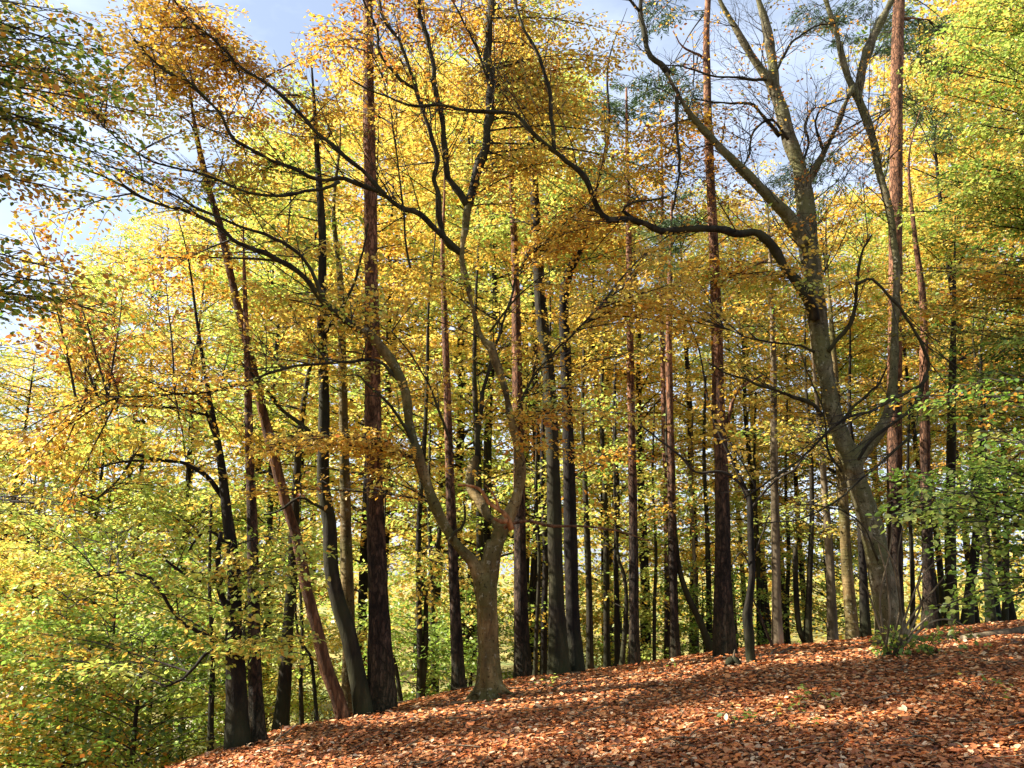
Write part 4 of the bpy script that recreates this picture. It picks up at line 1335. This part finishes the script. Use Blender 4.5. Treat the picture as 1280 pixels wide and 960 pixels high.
# ================================================================== overhanging trees whose trunks stand outside the picture
def side_tree(label, foot_xy, height, r, blobs, seed, lean=(0, 0), single=60, mats=BEECH, size=0.07, per_m=30, leaf_pal=None, **kw):
    rng = np.random.default_rng(seed)
    b = np.array((foot_xy[0], foot_xy[1], float(gz(*foot_xy)) - 0.1))
    P = np.array([b + np.array((lean[0] * f, lean[1] * f, height * f)) for f in np.linspace(0, 1, 7)])
    P[1:-1, :2] += rng.normal(0, 0.08, (5, 2))
    R = np.linspace(r, r * 0.3, 7)
    R[0] *= 1.4
    P, R = smooth_curve(P, R, 0.2)
    root = thing('beech_tree', (b[0], b[1], b[2] + 0.1), label, 'tree')
    org = b + np.array((0, 0, 0.1))
    w = Wood()
    w.tube(P, R, 14, 0.05, rng)
    w.build('trunk', mats, root, origin=org)
    crown(root, org, P[int(len(P) * 0.2):], blobs, rng, size=size, per_m=per_m, max_len=8, bough_r=0.012, **kw)
    return root, org, P


OVER = side_tree('overhanging beech boughs of dark green and amber leaves at the upper left edge', (-6.9, 6.0), 14.5, 0.24,
                 [(30, 60, 7.2, 85, 70, 0.6, 11, P_OVER), (30, 190, 7.2, 85, 60, 0.6, 11, P_OVER), (80, 130, 7.6, 100, 60, 0.6, 9, P_OVER), (120, 210, 8, 80, 50, 0.6, 7, P_OVER), (10, 350, 7.0, 50, 60, 0.5, 8, P_DEEP), (60, 360, 7.3, 70, 30, 0.4, 4, P_OVER),
                  (-120, 150, 7.2, 100, 200, 1.2, 22, P_OVER), (-260, 60, 7, 120, 260, 1.5, 22, P_GREEN), (-150, -200, 7, 200, 120, 1.5, 18, P_OVER), (-120, 480, 7.2, 70, 90, 0.8, 7, P_GOLD), (20, 10, 7.5, 70, 20, 0.6, 3, P_OVER), (150, 110, 8.2, 70, 90, 0.6, 7, P_OVER), (100, 380, 8.0, 60, 25, 0.5, 5, P_OVER),
                  ('W', (-8.0, 7.2, 6.4), (2.4, 2.6, 2.2), 0, 0, 0, 80, P_GREEN), ('W', (-8.8, 7.4, 10.4), (3.0, 3.4, 2.8), 0, 0, 0, 190, P_YELLOW)], 301, size=0.066, per_m=26, singles=90)  # the 'W' crown masses are out of view, added to shade the bank
SHADE_TREE = side_tree('shade beech added off the left edge, golden boughs reaching in below the dark ones', (-9.6, 11.2), 14, 0.22,
                 [(10, 520, 9.6, 70, 40, 0.6, 5, P_GOLD), (40, 420, 9.8, 60, 30, 0.6, 4, P_YELLOW), (60, 640, 9.6, 70, 40, 0.6, 5, P_LIME), (-120, 500, 10, 90, 150, 1, 14, P_GOLD),
                  ('W', (-9.4, 11.0, 6.2), (2.4, 2.6, 2.3), 0, 0, 0, 30, P_GOLD), ('W', (-9.6, 11.2, 10.4), (2.6, 3.0, 2.8), 0, 0, 0, 60, P_YELLOW)], 304, size=0.068, per_m=28)  # tree added to shade the ground, its crown mostly out of view
RIGHT = side_tree('tall beech with lime and yellow leaves hanging in at the upper right edge', (10.6, 12.6), 12, 0.25,
                  [(1215, 60, 11.5, 85, 80, 0.9, 17, P_LIME), (1230, 200, 11.5, 80, 80, 0.9, 17, P_LIME), (1170, 250, 12, 70, 90, 0.9, 10, P_LIME), (1220, 330, 11.6, 90, 70, 0.9, 15, P_MIX), (1230, 430, 11.5, 80, 60, 0.8, 8, P_DEEP), (1170, 400, 12, 80, 50, 0.8, 6, P_MIX), (1190, 510, 11.5, 90, 40, 0.7, 6, P_GREEN),
                   (1340, 150, 12, 80, 200, 1.2, 14, P_LIME), (1330, 430, 12, 60, 150, 1.0, 9, P_GREEN), (1260, -90, 12, 150, 60, 1.2, 8, P_LIME)], 302, size=0.068, per_m=40)
BOUGH = side_tree('leafy green young beech at the right edge, fresh leaves hanging in front of the trunks', (6.3, 8.3), 4.4, 0.06,
                  [(1190, 600, 7.8, 80, 45, 0.45, 9, P_BOUGH), (1240, 560, 8.0, 60, 60, 0.5, 6, P_BOUGH), (1150, 640, 7.8, 60, 30, 0.4, 5, P_BOUGH), (1230, 680, 7.8, 70, 45, 0.4, 7, P_BOUGH), (1225, 745, 7.7, 60, 28, 0.35, 5, P_BOUGH), (1130, 610, 8.4, 50, 25, 0.4, 3, P_BOUGH), (1320, 650, 8, 60, 110, 0.6, 6, P_BOUGH), (1150, 490, 8.6, 60, 30, 0.4, 4, P_DEEP)], 303, size=0.062, per_m=27, singles=170, gap=0.17, blen=0.6, leafy=1.5, width=0.12)


# ================================================================== brambles, canes, small plants, fallen wood
def bramble():
    rng = np.random.default_rng(61)
    base = at(1128, 822, 11.0)
    base[2] = float(gz(base[0], base[1]))
    root = thing('bramble_bush', base, 'low green bramble patch with bare arching canes at the foot of the leaning beech', 'bush')
    fol, wood = Foliage(), Wood()
    for k in range(15):
        a = rng.uniform(0, 6.28)
        L = rng.uniform(0.2, 0.65)
        p0 = base + np.array((rng.normal(0.15, 0.22), rng.normal(0, 0.2), 0.0))
        p0[2] = float(gz(p0[0], p0[1]))
        e = p0 + np.array((math.cos(a) * L * 1.2, math.sin(a) * L * 0.7, 0))
        e[2] = float(gz(e[0], e[1])) + rng.uniform(0.03, 0.14)
        m = (p0 + e) / 2 + np.array((0, 0, rng.uniform(0.12, 0.3)))
        c, r = smooth_curve([p0, m, e], [0.004, 0.003, 0.002], 0.08)
        wood.tube(c, r, 4, cap=False)
        spread_on(c, r, fol, None, P_GREEN, rng, start=0.1, gap=0.07, blen=0.1, per_m=30, width=0.05)
    link('foliage', Foliage.mesh('foliage', fol.leaves(P_GREEN, 0.06, rng, aspect=0.75, tilt=0.6), LEAF, base), root, 'stuff')
    wood.build('branchwork', TWIG, root, 'stuff', origin=base)
    canes = [[(1106, 815), (1112, 770), (1108, 720), (1098, 680)], [(1112, 815), (1125, 760), (1122, 700), (1128, 660)], [(1116, 815), (1140, 770), (1165, 740), (1185, 715)], [(1110, 815), (1095, 770), (1085, 740), (1068, 715)], [(1120, 815), (1132, 770), (1150, 720), (1158, 680)],
             [(1118, 812), (1128, 790), (1120, 720), (1110, 690), (1092, 672)], [(1124, 812), (1150, 760), (1148, 730), (1172, 700), (1200, 690)], [(1122, 815), (1145, 785), (1178, 760), (1205, 755)], [(1108, 812), (1100, 750), (1112, 690), (1116, 655)], [(1125, 812), (1160, 780), (1190, 775), (1215, 790)]]
    for px in canes:
        p, r = limb(px, 11.0, 10.8 + rng.uniform(-0.3, 0.3), 3.4, 1.5, 0.06)
        p[0][2] = min(p[0][2], float(gz(p[0][0], p[0][1])))
        w = Wood()
        w.tube(p, r, 6)
        w.build('cane', PALEBARK, root, origin=base)


bramble()


def sprout(u, v, Yguess, n, label, seed, h=0.16, pal=P_GREEN):
    rng = np.random.default_rng(seed)
    Y = Yguess
    lo, hi = 5.0, 12.2
    for _ in range(40):
        mid = (lo + hi) / 2
        p = at(u, v, mid)
        if p[2] > float(gz(p[0], p[1])):
            lo = mid
        else:
            hi = mid
    base = at(u, v, lo)
    base[2] = float(gz(base[0], base[1]))
    root = thing('seedling', base, label, 'plant')
    fol, wood = Foliage(), Wood()
    for k in range(n):
        a = rng.uniform(0, 6.28)
        d = np.array((math.cos(a) * 0.6, math.sin(a) * 0.6, 1.0))
        p0 = base + np.array((rng.normal(0, 0.04), rng.normal(0, 0.04), -0.01))
        e = p0 + d * h * rng.uniform(0.5, 1.2)
        wood.tube(np.array([p0, (p0 + e) / 2 + np.array((0, 0, 0.01)), e]), np.array([0.003, 0.0025, 0.0015]), 4)
        fol.spray(e, norm(np.array((math.cos(a), math.sin(a), 0.1))), (0, 0, 1), 0.09, 0.04, pick(pal, rng), 3)
    link('foliage', Foliage.mesh('foliage', fol.leaves(pal, 0.055, rng, aspect=0.7, tilt=0.4), LEAF, base), root, 'stuff')
    wood.build('stem', TWIG, root, 'stuff', origin=base)


sprout(914, 912, 7.5, 9, 'low green seedling clump in the litter, leftmost and largest of the sprigs', 71)
sprout(1022, 884, 8, 7, 'upright bright green sprig growing in the litter below the crooked dead stem and bramble', 72)
sprout(1238, 884, 8, 7, 'green sprig in the litter nearest the right edge of the picture', 73, 0.2)
sprout(988, 890, 8, 4, 'small pale green sprig between the two larger seedling clumps', 74, 0.1)
sprout(1010, 912, 8, 4, 'tiny green sprig beside the brightest sunlit patch of litter', 75, 0.08)
sprout(950, 908, 8, 5, 'dark green sprig just right of the largest seedling clump', 76, 0.12)


sprout(836, 842, 11.5, 7, 'low green plant at the crest below the orange flecked pine', 77, 0.2)
sprout(1172, 815, 11.5, 8, 'green plant at the crest right of the bramble patch', 78, 0.22)
sprout(676, 866, 11, 6, 'small green plant at the foot of the thick grey trunk with flared foot', 79, 0.14)
sprout(394, 908, 9.5, 7, 'yellowish low plant at the crest in front of the leaning stripped trunk', 80, 0.2, P_LIME)


def fallen(name, label, px, Y0, Y1, w0, w1, mat, forks=()):
    rng = np.random.default_rng(abs(hash(label)) % 1000 if False else len(label))
    p, r = limb(px, Y0, Y1, w0, w1, 0.06)
    org = p[0].copy()
    org[2] = float(gz(org[0], org[1]))
    root = thing(name, org, label, 'branch')
    for k in range(len(p)):
        g = float(gz(p[k][0], p[k][1]))
        p[k][2] = max(p[k][2], g + r[k] * 0.3) if k > 2 else g + r[k] * 0.4
    w = Wood()
    w.tube(p, r, 9, 0.12, rng)
    w.build('limb', mat, root, origin=org)
    for px2, a, b in forks:
        q, s = limb(px2, Y0, Y1, a, b, 0.06)
        w = Wood()
        w.tube(q, s, 6, 0.1, rng)
        w.build('twig', mat, root, origin=org)


fallen('fallen_branch', 'pale bare branch lying on the crest between crooked dead stem and slim pale stem', [(950, 824), (965, 819), (978, 815), (990, 808)], 11.9, 12.1, 5, 2.5, PALEBARK, [([(962, 820), (968, 812), (976, 809)], 3, 1.5)])
fallen('fallen_branch', 'short bare stick on the crest in front of the dark trunk leaning right', [(334, 934), (346, 924), (362, 913), (372, 905)], 9.0, 9.5, 3.5, 1.5, PALEBARK, [([(350, 921), (352, 912), (350, 904)], 2, 1)])
fallen('fallen_branch', 'grey forked stick lying in the litter at the foot of the two joined trunks', [(640, 872), (668, 866), (700, 861), (728, 852)], 10.4, 11.0, 3.5, 1.5, PALEBARK, [([(690, 862), (708, 853), (722, 843)], 2.2, 1)])
fallen('fallen_log', 'long sunlit pale log half buried in litter at the right edge of the bank', [(1205, 812), (1225, 807), (1250, 798), (1275, 793), (1310, 784)], 11.6, 12.0, 10, 17, PALEBARK)
fallen('fallen_branch', 'thin stick sloping off the slim pale stem towards the ground', [(968, 812), (960, 795), (950, 768), (942, 750)], 12.9, 12.3, 4, 2, TWIG)


def stump(u, v, Y, label):
    rng = np.random.default_rng(81)
    b = at(u, v, Y)
    b[2] = float(gz(b[0], b[1]))
    root = thing('tree_stump', b, label, 'stump')
    w = Wood()
    for a, L, r in ((2.9, 0.1, 0.05), (0.2, 0.13, 0.045), (-0.6, 0.12, 0.035), (1.6, 0.1, 0.05)):
        P = [b + np.array((0, 0, 0.10)), b + np.array((math.cos(a) * L * 0.5, math.sin(a) * L * 0.5, 0.06)), b + np.array((math.cos(a) * L, math.sin(a) * L, -0.03))]
        p, r2 = smooth_curve(P, [r, r * 0.9, r * 0.6], 0.03)
        w.tube(p, r2, 8, 0.15, rng)
    w.build('wood', SHADE_BARK, root, origin=b)
    w = Wood()
    p, r2 = smooth_curve([b + np.array((0, 0, 0.07)), b + np.array((0.02, 0, 0.16)), b + np.array((0.035, 0.01, 0.22))], [0.025, 0.018, 0.008], 0.03)
    w.tube(p, r2, 7, 0.2, rng)
    w.build('splinter', PALEBARK, root, origin=b)


stump(917, 838, 11.4, 'low black rotten stump in the litter beside the crooked dead stem')


# ================================================================== understorey at the left and the wood beyond
def bush_tree(name, label, cat, x, y, H, rad, pal, seed, n=26, size=0.11, per_m=26, trunk_r=0.05, zlo=0.12, mat=DARK, group=None, shape=1.0, lean=(0, 0), blen=1.1, leafy=2.6, gap=0.26, width=0.22, near=False, detail=False):
    rng = np.random.default_rng(seed)
    g = float(gz(x, y))
    b = np.array((x, y, g))
    root = thing(name, b, label, cat, group)
    k = np.linspace(0, 1, 8)[:, None]
    P = b + np.array((lean[0], lean[1], H)) * k - np.array((0, 0, 0.15)) * (k == 0)
    P[1:, :2] += np.cumsum(rng.normal(0, 0.035 * H / 8, (7, 2)), 0)
    R = trunk_r * np.array([1.0, 0.9, 0.8, 0.68, 0.54, 0.38, 0.2, 0.04])
    R[0] *= 1.3
    P, R = smooth_curve(P, R, 0.5)
    w = Wood()
    w.tube(P, R, 9, 0.05, rng)
    w.build('trunk', mat, root, origin=b)
    fol, wood = Foliage(), Wood()
    for _ in range(n):
        f = zlo + (1 - zlo) * rng.random() ** 0.9
        z = f * H
        p0 = np.array([np.interp(z + g, P[:, 2], P[:, i]) for i in range(3)])
        a = rng.uniform(0, 6.283)
        pr = math.sin(min(1, (1.08 - f) / (1 - zlo + 0.08) * 1.25 + 0.12) * math.pi / 2) ** shape
        L = rad * pr * rng.uniform(0.55, 1.1) + 0.3
        e = p0 + np.array((math.cos(a) * L, math.sin(a) * L, L * rng.uniform(0.0, 0.55)))
        e[2] = max(e[2], float(gz(e[0], e[1])) + 0.15)
        c = bough_curve(p0, e, rng, 0.08, 7)
        r0 = trunk_r * 0.3 * (0.5 + 0.5 * (1 - f))
        wood.tube(c, np.linspace(r0, r0 * 0.3, 7), 3, cap=False)
        spread_on(c, None, fol, None, pal, rng, start=max(0.1, 1 - leafy / max(L, 0.1)), gap=gap, blen=blen, per_m=per_m, width=width)
    data = fol.leaves(pal, size, rng)
    link('crown', Foliage.mesh('crown', data, LEAF, b, detail), root, 'stuff')
    wood.build('branchwork', TWIG, root, 'stuff', origin=b)
    return len(data[0])


def ux(u, Y):
    return (u - 640.0) / FPX * Y / CT * 0.98


UNDER = [
    (25, 12.5, 3.4, 1.5, P_GREEN, 'green and yellow leaved understorey beech at the far left edge above the pale path'),
    (105, 13.5, 3.8, 1.6, P_GOLD, 'golden leaved understorey beech low at the left, drooping over the slope'),
    (170, 12.0, 3.4, 1.4, P_GREEN, 'bright lime understorey beech left of the broad black trunk'),
    (60, 15.5, 5.5, 1.9, P_LIME, 'taller lime yellow understorey tree behind the far left edge ones'),
    (215, 14.0, 3.4, 1.4, P_GREEN, 'dark green bushy understorey beech behind the broad black trunk'),
    (200, 10.6, 1.8, 0.8, P_DEEP, 'low dark green bush at the lower left just off the litter bank'),
    (120, 11.2, 1.7, 0.8, P_MIX, 'low mixed brown and green bush at the bottom left beside the dark green one'),
    (40, 18.0, 7.5, 2.1, P_YELLOW, 'tall yellow understorey tree at the far left edge, reaching highest there'),
    (135, 17.0, 7.0, 2.1, P_LIME, 'lime understorey tree rising behind the golden drooping one at the left'),
    (255, 16.5, 6.0, 1.9, P_LIME, 'lime understorey tree directly behind the broad black trunk, taller than its neighbours'),
    (-30, 14.5, 5.0, 1.8, P_GOLD, 'golden understorey tree cut by the left edge of the picture'),
    (350, 19.5, 6.5, 2.0, P_LIME, 'lime understorey tree behind the stripped leaning trunk'),
    (330, 15.0, 2.4, 1.2, P_LIME, 'lime leaved bush seen between the narrow brown trunk and the stripped leaning trunk'),
    (410, 16.5, 2.6, 1.2, P_YELLOW, 'yellow leaved bush behind the foot of the stripped leaning trunk'),
    (700, 18.5, 2.6, 1.3, P_YELLOW, 'yellow leaved bush low behind the two joined trunks'),
    (780, 17.5, 2.2, 1.1, P_LIME, 'lime leaved bush low behind the slim pine'),
    (590, 17.0, 2.6, 1.2, P_GREEN, 'low fresh green bush behind the foot of the forked beech'),
    (530, 14.2, 1.7, 0.8, P_GREEN, 'small green leaved bush between the thick pine and the forked beech'),
    (870, 17.5, 2.2, 1.1, P_GREEN, 'green bush low behind the tall red brown pine'),
    (1020, 18.0, 2.8, 1.2, P_LIME, 'lime green low bush behind the slim pale stem'),
]
for k, (u, Y, H, rad, pal, lab) in enumerate(UNDER):
    bush_tree('understorey_tree' if H > 2.7 else 'leafy_bush', lab, 'tree' if H > 2.7 else 'bush', ux(u, Y), Y, H, rad, pal, 500 + k, n=int(32 + 8 * H), size=0.078, per_m=34, trunk_r=0.03 + 0.006 * H, zlo=0.06, blen=0.8, gap=0.2, width=0.17, leafy=1.8)

def copy_tree(o):
    c = o.copy()
    COL.objects.link(c)
    for ch in o.children:
        d = ch.copy()
        d.parent = c
        COL.objects.link(d)
    return c


rngf = np.random.default_rng(77)
PROTO = {}
GROUPS = {'L': 'left of the forked beech', 'M': 'behind the middle trunks', 'R': 'behind the right hand trunks'}
HUE = {'lime': P_LIME, 'golden': P_GOLD, 'yellow': P_YELLOW, 'olive and amber': P_MIX, 'rusty brown': P_BROWN}
slots = [(Y, u, r) for r, (Y, n) in enumerate(((18.5, 14), (23.5, 16), (30, 17), (38, 16))) for u in (np.linspace(-80, 1360, n) + rngf.uniform(-40, 40, n))]
for k, (Y, u, r) in enumerate(slots):
    z = 'L' if u < 430 else ('M' if u < 860 else 'R')
    hue = {'L': ['lime', 'yellow', 'lime', 'golden'], 'M': ['yellow', 'lime', 'golden'], 'R': ['golden', 'olive and amber', 'lime', 'yellow', 'golden', 'lime']}[z]
    hue = hue[k % len(hue)]
    x = ux(u, Y)
    vt = float(np.interp(u, [-80, 0, 150, 300, 430, 600, 730, 760, 1200, 1230], [440, 430, 320, 210, 130, 80, 60, 270, 270, 0])) + rngf.uniform(-35, 35)
    H = at(u, vt, Y)[2] - float(gz(x, Y))
    key = (hue, (k // 5) % 2)
    lab = ('nearer ' if r < 2 else 'farther ') + hue + ' tree past the crest, ' + GROUPS[z]
    if key not in PROTO:
        bush_tree('beech_tree', lab, 'tree', x, Y, 17.0, 2.7, HUE[hue], 700 + k, n=70, size=0.105, per_m=36, trunk_r=rngf.uniform(0.09, 0.15), zlo=0.2, mat=[DARK, SHADE_BARK, DARK, SHADE_BARK][k % 4], group='x', blen=1.15, leafy=3.0, gap=0.26, width=0.25)
        PROTO[key] = t = [o for o in SC.objects if o.type == 'EMPTY' and o.name.startswith('beech_tree')][-1]
        t = max((o for o in SC.objects if o.get('group') == 'x'), key=lambda o: 1)
        PROTO[key] = t
    else:
        t = copy_tree(PROTO[key])
    t['label'] = lab
    t['group'] = 'wood beyond the crest'
    t.location = (x, Y, float(gz(x, Y)))
    t.rotation_euler = (0, 0, rngf.uniform(0, 6.283))
    sc_ = H / 17.0
    wd = max(0.8, sc_) * rngf.uniform(0.9, 1.15)
    t.scale = (wd, wd, sc_)


by_label = {}
for o in SC.objects:
    if o.get('group') == 'wood beyond the crest':
        by_label.setdefault(o['label'], []).append(o)
for lab, os_ in by_label.items():
    if len(os_) > 1:
        os_.sort(key=lambda o: o.location.x / o.location.y)
        for i, o in enumerate(os_):
            o['label'] = lab + ', ' + ['leftmost', 'second from left', 'third from left', 'fourth from left', 'fifth from left', 'sixth from left', 'seventh from left', 'eighth from left'][min(i, 7)]


def distant_wood():
    rng = np.random.default_rng(91)
    fol = Foliage()
    for q_ in range(7500):
        Y = rng.uniform(46, 75)
        u = rng.uniform(-250, 1530)
        x = ux(u, Y)
        top = 13 + 4 * math.sin(x * 0.21) + 3 * math.sin(x * 0.07 + 2)
        if u < 150:
            top = 8 + 2 * math.sin(x * 0.3)
        z = float(gz(x, Y)) + (rng.uniform(0.2, top) if q_ % 2 else rng.uniform(0.1, 0.5 * top))
        a = rng.uniform(0, 6.28)
        fol.spray((x, Y, z), (math.cos(a), math.sin(a), -0.05), (rng.normal(0, .3), rng.normal(0, .3), 1), 1.8, 0.9, pick([P_LIME, P_YELLOW, P_GOLD, P_GREEN][rng.integers(4)], rng), 9)
    link('distant_wood', Foliage.mesh('distant_wood', fol.leaves(P_YELLOW, 0.4, rng, jit=0.25), LEAF, np.zeros(3), False), None, 'stuff')


distant_wood()
print('tris', sum(sum(len(p.vertices) - 2 for p in o.data.polygons) if len(o.data.polygons) < 2000 else len(o.data.polygons) * 2 for o in SC.objects if o.type == 'MESH'))
